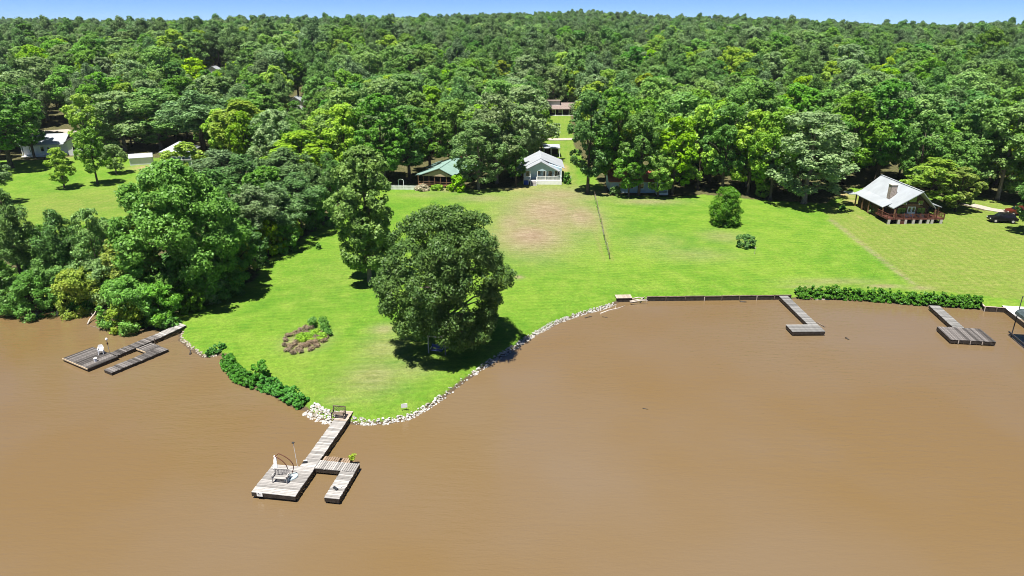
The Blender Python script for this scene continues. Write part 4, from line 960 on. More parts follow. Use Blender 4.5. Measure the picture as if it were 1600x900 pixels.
# ------------------------------------------------------------------ timber walls along the right shore
def sea_wall(name, label, pts, seg_len, h, mat='old_timber', z0=-.6):
    P = [Vector((*flat(a, b_, 0), 0)) for a, b_ in pts]; t0 = thing(name, label, 'sea wall', P[0])
    for a, q in zip(P[:-1], P[1:]):
        L = (q - a).length; k = max(1, int(round(L / seg_len)))
        for i in range(k):
            s, e = a.lerp(q, i / k) - P[0], a.lerp(q, (i + 1) / k - .012 / max(1, k)) - P[0]; zt_ = h + random.uniform(-.03, .03)
            MB().bar(s + Vector((0, 0, (z0 + zt_) / 2)), e + Vector((0, 0, (z0 + zt_) / 2)), .09, zt_ - z0).build('wall_board', 'wet_timber', t0)
            MB().bar(s + Vector((0, .02, zt_ + .035)), e + Vector((0, .02, zt_ + .035)), .2, .06).build('cap_board', mat, t0)
            d = (e - s).normalized(); n_ = Vector((d.y, -d.x, 0)); pz = s + n_ * .12
            MB().tube([pz + Vector((0, 0, z0)), pz + Vector((0, 0, zt_ - .05))], .06, 6).build('post', 'dead_wood' if i % 3 == 0 else 'old_timber', t0)
sea_wall('sea_wall', 'low dark timber wall between the landing and the right walkway', [(1010, 470.6), (1100, 469.6), (1236, 468.0)], 2.4, .62)
sea_wall('sea_wall', 'short stepped timber wall right of the long hedge', [(1530, 479), (1537, 486.5), (1574, 488.6)], 1.6, .66, 'landing_plank')
lg = ground(974, 468)
ld = thing('timber_landing', 'small wooden landing box where the stones meet the timber wall', 'landing', (*flat(974, 469.5, 0), 0), .05)
bxm = MB(); bxm.box(-1.05, 1.05, -.55, .6, -.6, .56).build('crib', 'wet_timber', ld)
for i in range(7): MB().box(-1.1 + i * .314, -1.1 + i * .314 + .295, -.62, .66, .562, .61).build('plank', 'landing_plank', ld)
drf = [((1000, 470), (1008, 464)), ((984, 470.5), (1010, 469)), ((988, 467), (1006, 466.5)), ((985, 473), (1012, 472))]
for k, (a, q) in enumerate(drf):
    p1, p2 = Vector((*flat(*a, .3), .22 + .05 * k)), Vector((*flat(*q, .3), .35 + .04 * k)); mid = p1.lerp(p2, .5) + Vector((0, .1, .08))
    o = MB().tube([p1 - p1, mid - p1, p2 - p1], [.09, .08, .05], 7).build('driftwood', 'dead_wood', None, True); o.location = p1
    tag(o, ['grey driftwood log tilted up at the wall end beside the timber landing', 'longest grey driftwood log lodged beside the timber landing', 'grey driftwood log farthest from the water beside the timber landing', 'grey driftwood log nearest the open water beside the timber landing'][k], 'driftwood', 'driftwood by the timber landing')
def log(label, a, q, r, mat='dead_wood', z=.02, twig=True, za=None, zb_=None):
    p1, p2 = Vector((*flat(*a, z), za if za is not None else z)), Vector((*flat(*q, z), zb_ if zb_ is not None else z)); d = p2 - p1; L = d.length; s = Vector((-d.y, d.x, 0)).normalized()
    mb = MB().tube([Vector((0, 0, 0)), d * .35 + s * L * .03, d * .7 - s * L * .02, d], [r, r * .9, r * .7, r * .3], 7)
    if twig: mb.tube([d * .6, d * .75 + s * L * .14 + Vector((0, 0, .1))], [r * .4, r * .15], 5)
    o = mb.build('floating_log', mat, None, True); o.location = p1; tag(o, label, 'log')
log('long pale log floating below the timber landing', (938, 490), (977, 477.5), .10)
log('dark stick floating left of the long pale log', (914, 497), (925, 494), .09, 'wet_timber')
log('short dark stick floating right of the long pale log', (941, 495), (950, 496.5), .06, 'wet_timber')
log('short dark log floating right of the small T-shaped dock', (1321, 528), (1327, 531), .13, 'wet_timber', twig=False)
log('thin dark stick floating in open water', (1004, 638), (1013, 639.5), .06, 'wet_timber', twig=False)
log('dark log against the timber wall', (1156, 471.5), (1167, 472), .16, 'wet_timber', twig=False)
log('pale fallen snag reaching out of the left shallows', (137, 507), (153, 494), .11, za=.05, zb_=.9)
log('thin dark branch lying in the left shallows', (141, 509), (165, 517), .06, 'old_timber')
log('upright pale stub at the left water edge', (90, 493), (94, 482), .12, za=-.1, zb_=.9, twig=False)
log('pale log under the shore hedge', (1274, 468.5), (1298, 467.3), .12)
log('pale bleached log under the hedge near the right dock', (1480, 479.5), (1515, 480.5), .10)
log('small dark stump in the water off the left bank', (297, 554), (298.5, 551), .12, 'wet_timber', za=-.1, zb_=.35, twig=False)
log('tan branch in the shallows beside the olive bush', (158, 502), (168, 498), .07, za=.02, zb_=.2)

# ------------------------------------------------------------------ fences
f0, f1 = ground(929, 308), ground(952, 405); fn = thing('wire_fence', 'post and wire fence between the dry patch and the right lawn', 'fence', f0)
fp = []
for i in range(17):
    p = f0.lerp(f1, i / 16); p.x += random.uniform(-.06, .06); p.z = T(p.x, p.y); fp.append(p - f0)
    MB().tube([fp[-1] - Vector((0, 0, .2)), fp[-1] + Vector((random.uniform(-.05, .05), 0, 1.15))], .045, 6).build('fence_post', 'dead_wood' if i % 4 else 'old_timber', fn)
for h in (.35, .75, 1.1):
    MB().tube([p + Vector((0, 0, h)) for p in fp], .012, 4).build('wire', 'old_timber', fn)
gb = hedge('fence_weeds', 'line of tall weeds grown through the wire fence', [(929, 309), (938, 345), (952, 404)], .25, .30, 'leaf_mid', 611, 70, .07, 'weeds')
pf0, pf1 = ground(606, 296), ground(650, 297); pf = thing('picket_fence', 'white picket fence left of the screened porch', 'fence', pf0); dpf = pf1 - pf0
pk = MB().prism_y([(-.06, 0), (.06, 0), (.06, .95), (0, 1.05), (-.06, .95)], -.012, .012).mesh('picket', 'white_paint')
npk = 34
for i in range(npk):
    q = dpf * (i / (npk - 1)); o = put('picket', pk, pf, (q.x, q.y, T(pf0.x + q.x, pf0.y + q.y) - pf0.z)); o.rotation_euler = (0, 0, math.atan2(dpf.y, dpf.x))
for h in (.3, .75): MB().bar(Vector((0, .05, h)), dpf + Vector((0, .05, h)), .05, .08).build('rail', 'white_paint', pf)
ar = thing('garden_arbor', 'white arched arbor over the picket fence', 'arbor', ground(627, 295), .0)
for s in (-1, 1): MB().box(s * .55 - .05, s * .55 + .05, -.05, .05, -.1, 1.7).build('post', 'white_paint', ar)
MB().tube([(.62 * math.cos(t), 0, 1.7 + .45 * math.sin(t)) for t in np.linspace(0, math.pi, 9)], .07, 6).build('arch', 'white_paint', ar)

# ------------------------------------------------------------------ houses
def window(parent, x0, x1, z0, z1, y, frame='white_paint', glass='window_glass', t=.07, mull=0):
    f = MB(); f.box(x0, x1, y - .06, y, z0, z0 + t).box(x0, x1, y - .06, y, z1 - t, z1).box(x0, x0 + t, y - .06, y, z0 + t, z1 - t).box(x1 - t, x1, y - .06, y, z0 + t, z1 - t)
    for k in range(mull): xm = x0 + (x1 - x0) * (k + 1) / (mull + 1); f.box(xm - .03, xm + .03, y - .055, y, z0 + t, z1 - t)
    w = f.build('window', frame, parent); MB().box(x0 + t, x1 - t, y - .035, y - .004, z0 + t, z1 - t).build('pane', glass, w); return w
def side_window(parent, y0, y1, z0, z1, x, s, frame='white_paint', glass='window_glass', t=.07):
    a, b_ = (x, x + .06 * s) if s > 0 else (x + .06 * s, x)
    w = MB().box(a, b_, y0, y1, z0, z0 + t).box(a, b_, y0, y1, z1 - t, z1).box(a, b_, y0, y0 + t, z0 + t, z1 - t).box(a, b_, y1 - t, y1, z0 + t, z1 - t).build('window', frame, parent)
    a, b_ = (x + .004, x + .035) if s > 0 else (x - .035, x - .004); MB().box(a, b_, y0 + t, y1 - t, z0 + t, z1 - t).build('pane', glass, w)
def door(parent, x0, x1, z0, z1, y, mat='white_paint', pane=True):
    d = MB().box(x0, x1, y - .06, y - .003, z0, z1).build('door', mat, parent)
    if pane: MB().box(x0 + .15, x1 - .15, y - .075, y - .061, z0 + .9, z1 - .15).build('pane', 'window_glass', d)
    MB().box(x1 - .14, x1 - .08, y - .12, y - .061, z0 + .95, z0 + 1.05).build('handle', 'dark_metal', d)
def gable_roof(parent, x0, x1, xr, y0, y1, ze, zr, mat, t=.16, prow=0.0, zel=None, zer=None):
    zel = ze if zel is None else zel; zer = ze if zer is None else zer
    mb = MB(); mb.slab([(x0, y0, zel), (xr, y0 - prow, zr), (xr, y1, zr), (x0, y1, zel)], t); mb.slab([(xr + .004, y0 - prow, zr), (x1, y0, zer), (x1, y1, zer), (xr + .004, y1, zr)], t)
    r = mb.build('roof', mat, parent); MB().bar((xr, y0 - prow, zr + .02), (xr, y1, zr + .02), .3, .06).build('ridge_cap', mat, r); return r
def gable_body(parent, x0, x1, xr, y0, y1, z0, ze, zr, mat, name='wall'):
    return MB().prism_y([(x0, z0), (x1, z0), (x1, ze), (xr, zr), (x0, ze)], y0, y1).build(name, mat, parent)

# --- chalet
cz = min(ground(1385, 342).z, ground(1475, 343).z)
CH = thing('chalet', 'brown log chalet with pale metal roof, stone chimney and red deck', 'house', (73.6, 121.2, cz - .15), 0.0)
gable_body(CH, -3.2, 3.2, 0, 1.6, 13.2, 0, 3.2, 6.0, 'log_wall')
MB().box(-4.4, -3.21, 4.4, 12.5, 0, 2.6).build('side_wing', 'log_wall', CH)
gable_roof(CH, -3.9, 3.9, 0, .5, 13.8, 2.95, 6.35, 'grey_metal_roof', .16, prow=1.6)
MB().slab([(-5.0, 2.2, 2.75), (-2.9, 2.2, 3.72), (-2.9, 13.6, 3.72), (-5.0, 13.6, 2.75)], .12).build('porch_roof', 'grey_metal_roof', CH)
MB().slab([(2.9, 2.0, 3.72), (5.9, 2.0, 2.8), (5.9, 13.0, 2.8), (2.9, 13.0, 3.72)], .12).build('porch_roof', 'grey_metal_roof', CH)
MB().box(4.6, 5.4, 5.5, 12, 0, 2.5).build('side_wing', 'log_wall', CH)
MB().box(-6.6, -4.9, 12.2, 14.6, 2.75, 2.9).build('rear_roof', 'white_metal_roof', CH)
dk = MB().box(-5.0, 5.4, -.15, 1.58, .95, 1.12).build('deck', 'red_stain', CH)
MB().box(-5.0, -3.22, 1.6, 4.3, .95, 1.12).build('deck_side', 'red_stain', CH); MB().box(3.22, 5.4, 1.6, 5.4, .95, 1.12).build('deck_side', 'red_stain', CH)
for x in (-4.8, -3.0, -1.75, -.3, 1.0, 2.35, 3.1, 4.75): MB().box(x, x + .42, -.2, .2, -.3, .948).build('pier', 'concrete_pier', CH)
MB().box(-2.6, -1.75, -.1, .0, .0, .93).build('skirt_panel', 'red_stain', CH)
rl = MB()
rl.box(-5.0, 5.4, -.16, -.08, 1.95, 2.03).box(-5.0, 5.4, -.15, -.10, 1.22, 1.28)
for k in range(48): rl.box(-4.95 + k * .217, -4.95 + k * .217 + .07, -.14, -.11, 1.28, 1.95)
R0 = rl.build('railing', 'red_stain', CH)
for k in range(8): MB().box(-5.0 + k * 1.47, -5.0 + k * 1.47 + .11, -.19, -.06, 1.12, 2.1).build('railing_post', 'red_stain', R0)
for xs in (-5.0, 5.32):
    q = MB(); q.box(xs, xs + .08, -.05, 3.8, 1.95, 2.03).box(xs, xs + .08, -.05, 3.8, 1.22, 1.28)
    for k in range(16): q.box(xs + .02, xs + .05, .05 + k * .235, .12 + k * .235, 1.28, 1.95)
    q.build('side_railing', 'red_stain', CH)
for (x, y) in ((-3.7, .2), (3.7, .2), (-4.75, 2.4), (5.5, 2.3), (-4.75, 7.5), (-4.75, 10), (-4.75, 12.8)): MB().box(x - .1, x + .1, y - .1, y + .1, -.2 if y > 3 else 1.12, 2.72).build('porch_post', 'brow_wood', CH)
MB().prism_y([(-2.75, 1.12), (2.75, 1.12), (2.75, 2.7), (1.6, 3.15), (.6, 3.55), (-.6, 3.55), (-1.6, 3.15), (-2.75, 2.7)], 1.50, 1.597).build('arched_brow', 'brow_wood', CH)
window(CH, -.75, .75, 3.75, 5.0, 1.595, 'log_wall', 'green_reflect_glass'); window(CH, -1.95, -1.05, 3.35, 4.1, 1.595, 'tan_trim', 'green_reflect_glass'); window(CH, 1.05, 1.95, 3.35, 4.1, 1.595, 'tan_trim', 'green_reflect_glass')
window(CH, -2.6, -.95, 1.5, 2.8, 1.497, 'log_wall', 'green_reflect_glass', mull=1); window(CH, 1.05, 2.6, 1.5, 2.8, 1.497, 'log_wall', 'green_reflect_glass', mull=1)
for x in (-.72, .02): door(CH, x, x + .7, 1.13, 3.0, 1.49)
for x in (-1.2, 1.15): MB().box(x, x + .14, 1.40, 1.48, 3.4, 3.6).build('wall_lamp', 'white_plastic', CH)
for x in (-1.6, 1.2): MB().box(x, x + .9, .7, 1.3, 1.13, 1.75).build('deck_table', 'grey_mat', CH)
cm = MB().box(-3.0, -1.9, 4.0, 5.1, 2.5, 6.4).build('chimney', 'chimney_stone', CH); MB().box(-3.08, -1.82, 3.92, 5.18, 6.4, 6.52).build('chimney_cap', 'concrete_pier', cm)

# --- blue porch house
gb0 = ground(850, 288.5)
BH = thing('blue_house', 'pale blue house with white porch rails and white metal roof', 'house', (6.7, gb0.y, gb0.z - .1), -.01)
gable_body(BH, -4.0, 4.6, -.2, 2.2, 13.0, .0, 3.35, 4.9, 'pale_blue_siding'); MB().prism_y([(-3.7, 3.15), (3.4, 3.15), (-.15, 5.05)], .25, .38).build('gable_board', 'pale_blue_siding', BH)
gable_roof(BH, -4.6, 3.9, -.2, -.1, 3.2, 3.1, 5.3, 'white_metal_roof', .12); gable_roof(BH, -4.7, 5.3, -.2, 3.21, 13.6, 3.2, 5.42, 'white_metal_roof', .13)
MB().box(-4.1, 4.5, .2, 2.19, .88, 1.02).build('porch_floor', 'white_paint', BH); MB().box(-1.2, 4.5, .12, .19, .02, .96).build('porch_skirt', 'white_paint', BH); MB().box(-4.1, -2.9, .12, .19, .02, .96).build('porch_skirt', 'white_paint', BH)
for x in (-4.0, -2.6, -1.0, .9, 2.75, 4.35): MB().box(x - .07, x + .07, .22, .36, 1.02, 3.1).build('porch_post', 'white_paint', BH)
for (x0, x1) in ((-1.1, 4.5), (-4.1, -2.7)):
    q = MB().box(x0, x1, .20, .27, 1.82, 1.9).box(x0, x1, .21, .26, 1.12, 1.18)
    for k in range(int((x1 - x0) / .18)): q.box(x0 + .05 + k * .18, x0 + .12 + k * .18, .22, .25, 1.18, 1.82)
    q.build('railing', 'white_paint', BH)
for k in range(5): MB().box(-2.5, -1.3, -1.25 + k * .28, -.97 + k * .28, 0, .17 + k * .17).build('step', 'weathered_plank', BH)
for x in (-2.55, -1.25): MB().bar((x, -1.25, 1.0), (x, .15, 1.85), .06, .08).bar((x, -1.2, -.1), (x, -1.2, 1.0), .08, .08).build('stair_rail', 'white_paint', BH)
window(BH, .35, 1.1, 1.5, 2.8, 2.198); window(BH, 1.5, 2.4, 1.5, 2.8, 2.198); window(BH, 3.0, 4.2, 1.4, 2.9, 2.198, mull=1); window(BH, -3.6, -2.7, 1.5, 2.8, 2.198); door(BH, -1.0, -.1, 1.03, 3.0, 2.198, 'blue_siding')
side_window(BH, 5, 6.2, 1.4, 2.6, 4.6, 1); side_window(BH, 9, 10.2, 1.4, 2.6, 4.6, 1)
MB().box(3.35, 4.2, .5, .9, 1.9, 2.15).build('cooler', 'white_plastic', BH); MB().box(-4.0, -3.1, -.15, .1, .05, 1.05).build('blue_bin', 'blue_bin', BH)
pl = thing('garden_gate', 'small white wooden gate frame right of the blue porch', 'gate', ground(888, 286), 0)
for s in (-1, 1): MB().box(s * .55 - .05, s * .55 + .05, -.05, .05, -.1, 1.7).build('post', 'white_paint', pl)
for z in (.5, 1.1): MB().box(-.498, .498, -.03, .03, z, z + .09).build('rail', 'white_paint', pl)
cp0 = ground(866, 246)
CPT = thing('carport', 'white flat-roofed carport behind the blue house', 'carport', (cp0.x - .3, cp0.y, cp0.z), 0)
MB().slab([(-2.6, 0, 2.5), (1.9, 0, 2.5), (1.9, 5, 2.75), (-2.6, 5, 2.75)], .14).build('roof', 'white_metal_roof', CPT)
for x in (-2.4, -.4, 1.7):
    for y in (.2, 4.7): MB().box(x - .07, x + .07, y - .07, y + .07, -.2, 2.34).build('post', 'white_paint', CPT)
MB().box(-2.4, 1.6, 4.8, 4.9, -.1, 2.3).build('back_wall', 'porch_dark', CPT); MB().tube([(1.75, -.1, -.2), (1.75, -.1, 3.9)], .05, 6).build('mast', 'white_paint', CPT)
wing = thing('shed', 'small blue shed half hidden left of the blue house', 'shed', ground(808, 275), 0)
gable_body(wing, -1.1, 1.1, 0, 0, 2.4, -.1, 2.2, 2.9, 'blue_siding'); gable_roof(wing, -1.35, 1.35, 0, -.2, 2.6, 2.15, 3.02, 'grey_shingle', .1); door(wing, -.4, .4, 0, 1.9, -.002, 'white_paint', False)

# --- green-roofed house
gg = ground(682, 294)
GH = thing('green_roof_house', 'house with pale green metal roof and dark screened porch', 'house', (gg.x + .3, gg.y, gg.z - .1), math.radians(-11))
gable_body(GH, -3.2, 3.2, .4, 3.0, 15, 0, 2.9, 4.2, 'tan_trim')
gable_roof(GH, -4.2, 3.9, .5, -.3, 15.5, 3.15, 4.6, 'green_metal_roof', .13, zel=2.95, zer=2.95)
MB().slab([(-5.6, 1.2, 2.55), (-3.9, 1.2, 3.02), (-3.9, 6.5, 3.02), (-5.6, 6.5, 2.55)], .11).build('side_roof', 'green_metal_roof', GH)
MB().slab([(2.6, 6, 3.75), (6.2, 6, 2.9), (6.2, 14, 2.9), (2.6, 14, 3.75)], .12).build('side_roof', 'green_metal_roof', GH)
MB().slab([(-5.2, 8, 2.9), (-2.6, 8, 3.9), (-2.6, 13, 3.9), (-5.2, 13, 2.9)], .12).build('side_roof', 'green_metal_roof', GH)
MB().prism_y([(-3.6, 2.72), (3.4, 2.72), (.5, 4.15)], .0, .12).build('gable_board', 'tan_trim', GH)
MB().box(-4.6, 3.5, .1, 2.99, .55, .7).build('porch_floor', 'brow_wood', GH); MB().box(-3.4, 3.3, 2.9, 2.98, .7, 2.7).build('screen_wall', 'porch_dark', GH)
for x in (-4.5, -3.3, -2.0, -.7, .65, 2.0, 3.3): MB().box(x - .06, x + .06, .12, .24, .7, 2.71).build('porch_post', 'brow_wood', GH)
MB().box(-4.6, 3.5, .12, .18, 1.38, 1.46).box(-4.6, 3.5, .12, .18, .95, 1.0).build('rail', 'brow_wood', GH)
for x in (-4.4, -1.5, 1.2, 3.2): MB().box(x, x + .3, .3, .6, -.3, .548).build('pier', 'concrete_pier', GH)
gs = ground(712, 252)
GS = thing('green_roof_shed', 'brown outbuilding with green metal roof behind the green-roofed house', 'outbuilding', (gs.x + .5, gs.y, gs.z - .1), math.radians(-11))
gable_body(GS, -2.4, 2.4, 0, 0, 5, 0, 2.5, 3.6, 'red_stain'); gable_roof(GS, -2.9, 2.9, 0, -.4, 5.3, 2.45, 3.85, 'green_metal_roof', .12); door(GS, -.5, .5, .05, 2.0, -.002, 'brow_wood', False)

# --- red-roofed house among the trees
rg0 = ground(1000, 303)
RH = thing('red_roof_house', 'long pale blue house with red roof mostly hidden by trees', 'house', (rg0.x, rg0.y + 1.0, rg0.z - .1), 0)
MB().box(-6.2, 6.2, 0, 8, 0, 2.7).build('wall', 'pale_blue_siding', RH)
q = MB(); q.slab([(-6.8, -.5, 2.65), (6.8, -.5, 2.65), (6.8, 4, 4.5), (-6.8, 4, 4.5)], .14); q.slab([(-6.8, 4.004, 4.5), (6.8, 4.004, 4.5), (6.8, 8.5, 2.65), (-6.8, 8.5, 2.65)], .14); q.build('roof', 'red_metal_roof', RH)
for x in (-4.6, -2.4, -.2, 2.4): window(RH, x, x + 1.1, 1.0, 2.2, -.002)
door(RH, 4.0, 4.9, .1, 2.2, -.002); MB().box(3.4, 5.8, -2.0, -.1, 0, .5).build('porch', 'white_paint', RH)
for x in (3.5, 5.7): MB().box(x - .06, x + .06, -1.95, -1.83, .5, 2.55).build('porch_post', 'white_paint', RH)
for k, lab in ((0, 'small white garden statue in the shade before the red-roofed house'),):
    p = ground(997, 306); o = MB().tube([(0, 0, 0), (0, 0, .1), (0, 0, .15), (0, 0, .5), (0, 0, .62), (0, 0, .78)], [.2, .2, .12, .16, .08, .1], 9).build('garden_statue', 'white_paint', None, True); o.location = p; tag(o, lab, 'statue')

# --- white gabled house at left
wg = ground(96, 246)
WH = thing('white_house', 'white gabled house with grey roof among trees at the left', 'house', (wg.x - .6, wg.y + 2.5, wg.z - .1), math.radians(14))
MB().box(-10, 1.0, 1.5, 9, 0, 3.6).build('wall', 'white_siding', WH); gable_body(WH, 1.01, 8.0, 4.5, 0, 11, 0, 3.7, 5.6, 'white_siding', 'gable_wing'); gable_roof(WH, .5, 8.5, 4.5, -.4, 11.4, 3.65, 5.9, 'grey_shingle', .14)
q = MB(); q.slab([(-10.5, .6, 3.5), (.45, .6, 3.5), (.45, 5.2, 5.3), (-10.5, 5.2, 5.3)], .14); q.slab([(-10.5, 5.204, 5.3), (.45, 5.204, 5.3), (.45, 9.6, 3.5), (-10.5, 9.6, 3.5)], .14); q.build('main_roof', 'white_metal_roof', WH)
for x in (-9.5, -7.4, -5.2, -3, -.9): MB().box(x - .09, x + .09, -.6, -.42, 0, 3.3).build('porch_post', 'white_paint', WH)
MB().slab([(-10, -.8, 3.25), (.4, -.8, 3.25), (.4, .7, 3.5), (-10, .7, 3.5)], .1).build('porch_roof', 'white_metal_roof', WH); MB().box(-10, .4, -.7, 1.45, .1, .35).build('porch_floor', 'white_paint', WH)
for x in (2.2, 4.1, 6.0): window(WH, x, x + .9, 1.3, 2.7, -.002)
for x in (-8.5, -6, -2.2): window(WH, x, x + 1, 1.2, 2.5, 1.498)
door(WH, -4.4, -3.5, .36, 2.4, 1.498)

# --- small hip-roofed house and white shed
hp = ground(272, 262)
HH = thing('hip_roof_house', 'small raised house with pale hip roof behind the huge lakeside tree', 'house', (hp.x + .8, hp.y + .5, hp.z - .1), math.radians(8))
MB().box(-3.0, 3.0, 1.6, 7, 0, 4.0).build('wall', 'grey_green_siding', HH)
r_ = MB(); r_.add([(-3.9, -.2, 3.95), (3.9, -.2, 3.95), (3.9, 7.6, 3.95), (-3.9, 7.6, 3.95), (0, 3.2, 5.9), (0, 4.2, 5.9), (-3.9, -.2, 3.83), (3.9, -.2, 3.83), (3.9, 7.6, 3.83), (-3.9, 7.6, 3.83)],
      [(0, 1, 4), (1, 2, 5, 4), (2, 3, 5), (3, 0, 4, 5), (0, 6, 7, 1), (1, 7, 8, 2), (2, 8, 9, 3), (3, 9, 6, 0), (9, 8, 7, 6)]); r_.build('roof', 'white_metal_roof', HH)
MB().box(-3.4, 3.4, 0, 1.59, 1.75, 1.9).build('deck', 'weathered_plank', HH); MB().box(-3.4, 3.4, .02, .08, 2.65, 2.72).box(-3.4, 3.4, .02, .08, 2.0, 2.05).build('railing', 'white_paint', HH)
for x in (-3.3, -1.1, 1.1, 3.3): MB().box(x - .07, x + .07, .1, .24, -.2, 3.82).build('porch_post', 'white_paint', HH)
for x in (-2.4, .6): window(HH, x, x + 1.1, 2.3, 3.4, 1.598)
door(HH, -.7, .2, 1.91, 3.7, 1.598); MB().box(-.2, 3.0, .9, 1.5, -.1, 1.7).build('skirt_wall', 'grey_mat', HH)
sh = ground(219, 257)
SHD = thing('white_shed', 'long low white shed on the left lawn', 'shed', (sh.x, sh.y + 1, sh.z - .1), math.radians(24))
MB().prism_y([(-1.5, 0), (1.5, 0), (1.5, 1.9), (0, 2.6), (-1.5, 1.9)], -2.6, 2.6).build('wall', 'white_siding', SHD).rotation_euler = (0, 0, math.pi / 2)
q = MB(); q.slab([(-2.75, -1.7, 1.9), (2.75, -1.7, 1.9), (2.75, 0, 2.72), (-2.75, 0, 2.72)], .08); q.slab([(-2.75, .004, 2.72), (2.75, .004, 2.72), (2.75, 1.7, 1.9), (-2.75, 1.7, 1.9)], .08); q.build('roof', 'white_metal_roof', SHD)
MB().box(-2.66, -2.605, -.5, .5, .05, 1.7).build('door', 'white_paint', SHD)

# --- far house seen through the gap, roofs in the forest
fh = ground(872, 181)
FH = thing('far_ranch_house', 'low ranch house with tan roof seen through the tree gap', 'house', (fh.x + 3, fh.y, fh.z - .1), 0)
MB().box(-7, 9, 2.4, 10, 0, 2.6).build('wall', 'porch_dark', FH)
q = MB(); q.slab([(-7.6, -.4, 2.6), (9.6, -.4, 2.6), (9.6, 6, 4.2), (-7.6, 6, 4.2)], .2); q.slab([(-7.6, 6.004, 4.2), (9.6, 6.004, 4.2), (9.6, 11, 2.6), (-7.6, 11, 2.6)], .2); q.build('roof', 'tan_shingle', FH)
for x in (-6.5, -4, -1.5, 1, 3.5, 6): MB().box(x - .1, x + .1, 0, .2, .2, 2.4).build('porch_post', 'white_paint', FH)
MB().box(-7, 9, -.1, 2.39, -.4, .25).build('porch_floor', 'white_paint', FH); MB().box(-7.2, -2.2, 3.2, 6, 2.8, 5.0).build('upper_wall', 'white_siding', FH); MB().box(-7.5, -1.9, 2.9, 6.3, 5.0, 5.2).build('upper_roof', 'tan_shingle', FH)
for x in (-5.2, -2.7, 2.0): window(FH, x, x + 1.2, .9, 2.1, 2.398)
for (px, py, lab, Yd, mt_) in ((332, 106, 'small pale roofed cabin deep in the left forest', 330, 'white_metal_roof'), (461, 155, 'bright roof corner of a cabin in the forest left of centre', 262, 'white_metal_roof')):
    x, z = at_depth(px, py + 3, Yd); gz_ = T(x, Yd)
    cbn = thing('cabin', lab, 'cabin', (x, Yd, gz_ - .2), .1); hh_ = max(3.0, z - gz_)
    gable_body(cbn, -2.6, 2.6, 0, 0, 6, 0, hh_ - .2, hh_ + 1.5, 'white_siding'); gable_roof(cbn, -3.1, 3.1, 0, -.4, 6.4, hh_ - .25, hh_ + 1.75, mt_, .15); window(cbn, -.6, .6, hh_ - 1.8, hh_ - .6, -.002)

# ------------------------------------------------------------------ vehicles right of the chalet
def car(name, label, loc, rz, paint):
    t = thing(name, label, 'car', loc, rz)
    prof = [(-2.3, .42), (-2.28, .85), (-2.1, 1.0), (-1.95, 1.06), (-1.55, 1.62), (-1.3, 1.70), (.35, 1.70), (.6, 1.63), (1.15, 1.08), (2.0, .98), (2.28, .82), (2.32, .42)]
    q = MB(); n_ = len(prof)
    for y, k in ((-.92, 1), (-.80, 2), (.80, 2), (.92, 1)):
        for x, z in prof: q.v.append((x * (.985 if k == 1 else 1), y if z < 1.1 else y * .84, z if k == 2 or z < 1.1 else z - .05))
    for j in range(3):
        for i in range(n_): q.f.append((j * n_ + i, j * n_ + (i + 1) % n_, (j + 1) * n_ + (i + 1) % n_, (j + 1) * n_ + i))
    q.f += [tuple(range(n_ - 1, -1, -1)), tuple(range(3 * n_, 4 * n_))]
    q.build('body', paint, t)
    for s in (-1, 1):
        y = s * .785
        for x0, x1, x2, x3 in ((-1.72, -.75, -.75, -1.38), (-.68, .2, .2, -.68), (.26, .92, .5, .26)):
            MB().add([(x0, y + s * .125, 1.10), (x1, y + s * .125, 1.10), (x2, y + s * .0, 1.58), (x3, y + s * .0, 1.58)], [(0, 1, 2, 3)] if s < 0 else [(3, 2, 1, 0)]).build('side_window', 'window_glass', t)
        for x in (-1.42, 1.42):
            w = MB().tube([(x, s * .72, .36), (x, s * .95, .36)], .36, 16).build('wheel', 'rubber', t); MB().tube([(x, s * .952, .36), (x, s * .965, .36)], .21, 12).build('rim', 'concrete_pier', w)
        MB().box(2.26, 2.335, s * .72 - .14, s * .72 + .14, .66, .82).build('headlight', 'white_plastic', t); MB().box(-2.33, -2.26, s * .72 - .12, s * .72 + .12, .75, .95).build('tail_light', 'maroon_paint', t)
    MB().add([(.66, -.66, 1.60), (.66, .66, 1.60), (1.14, .75, 1.12), (1.14, -.75, 1.12)], [(0, 1, 2, 3)]).build('windscreen', 'window_glass', t).location = (.02, 0, .015)
    return t
cg = ground(1560, 347); car('parked_car', 'black car parked on the grass by the gravel drive', (cg.x + .6, cg.y, cg.z + .02), math.radians(168), 'black_paint')
cg = ground(1590, 338); car('parked_car', 'maroon car half hidden by the tree at the right edge', (cg.x + .8, cg.y + 1, cg.z + .02), math.radians(172), 'maroon_paint')

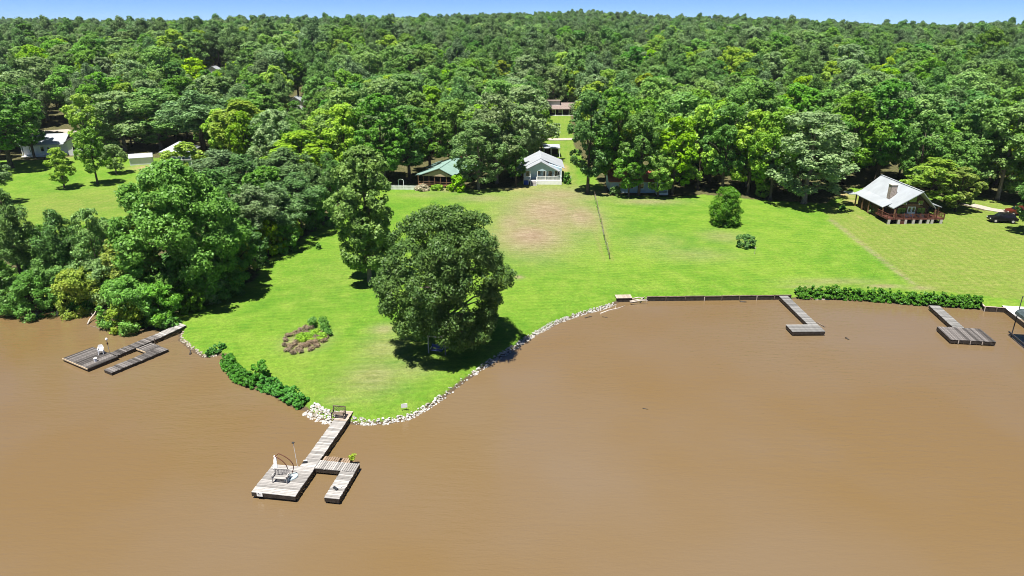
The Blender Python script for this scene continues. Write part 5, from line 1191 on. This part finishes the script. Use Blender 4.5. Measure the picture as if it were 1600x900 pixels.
# ------------------------------------------------------------------ boat lift at the right edge
bl = thing('boat_lift', 'roofed boat lift with dark corrugated canopy at the right edge', 'boat lift', (61.3, 70.9, 0), math.radians(-10))
mb = MB(); N_ = 14
for i in range(N_ + 1):
    y = -3.6 + 7.2 * i / N_
    for x, z in ((-2.1, 3.0), (-2.05, 3.35), (-1.7, 3.62), (0, 3.95), (1.7, 3.62), (2.05, 3.35), (2.1, 3.0)): mb.v.append((x, y, z + (.05 if i % 2 else 0)))
for i in range(N_):
    for k in range(6): a = i * 7 + k; mb.f.append((a, a + 7, a + 8, a + 1))
cpo = mb.build('canopy', 'canopy_sheet', bl); so = cpo.modifiers.new('thick', 'SOLIDIFY'); so.thickness = .04
for x in (-1.9, 1.9):
    for y in (-3.4, 0, 3.4): MB().tube([(x, y, -1.5), (x, y, 3.3)], .06, 6).build('post', 'dark_metal', bl)
    MB().bar((x, -4.1, .45), (x, 4.1, .45), .12, .16).build('side_beam', 'dark_metal', bl)
for y in (-3.4, 0, 3.4): MB().bar((-1.95, y, 3.0), (1.95, y, 3.0), .07, .09).build('cross_bar', 'dark_metal', bl)
pl4 = thing('boat_lift_landing', 'white concrete landing with black pipe rail at the right edge', 'landing', (65.6, 81.6, 0), math.radians(-10))
MB().box(-1.3, 1.6, -1.6, 1.3, -.6, .62).build('slab', 'white_paint', pl4); MB().bar((-1.34, -5, .2), (-1.34, 1.3, .2), .05, .8).build('side_beam', 'wet_timber', pl4)
MB().tube([(.2, .2, .6), (.35, .5, 2.3), (2.6, .5, 2.35)], .07, 6).build('pipe_rail', 'dark_metal', pl4)

# ------------------------------------------------------------------ thin summer haze
hz_m = bpy.data.materials.new('haze'); hz_m.use_nodes = True; hn = hz_m.node_tree.nodes; hn.clear()
ho = hn.new('ShaderNodeOutputMaterial'); hv = hn.new('ShaderNodeVolumePrincipled'); hv.inputs['Color'].default_value = (0.80, 0.88, 1.0, 1)
hv.inputs['Density'].default_value = 0.00006; hv.inputs['Anisotropy'].default_value = 0.2; hz_m.node_tree.links.new(hv.outputs[0], ho.inputs['Volume'])
hz = MB().box(-3150, 3150, -650, 3500, -3.5, 82).build('haze', hz_m); hz['kind'] = 'stuff'; hz['label'] = 'thin bluish summer haze over lake and forest'
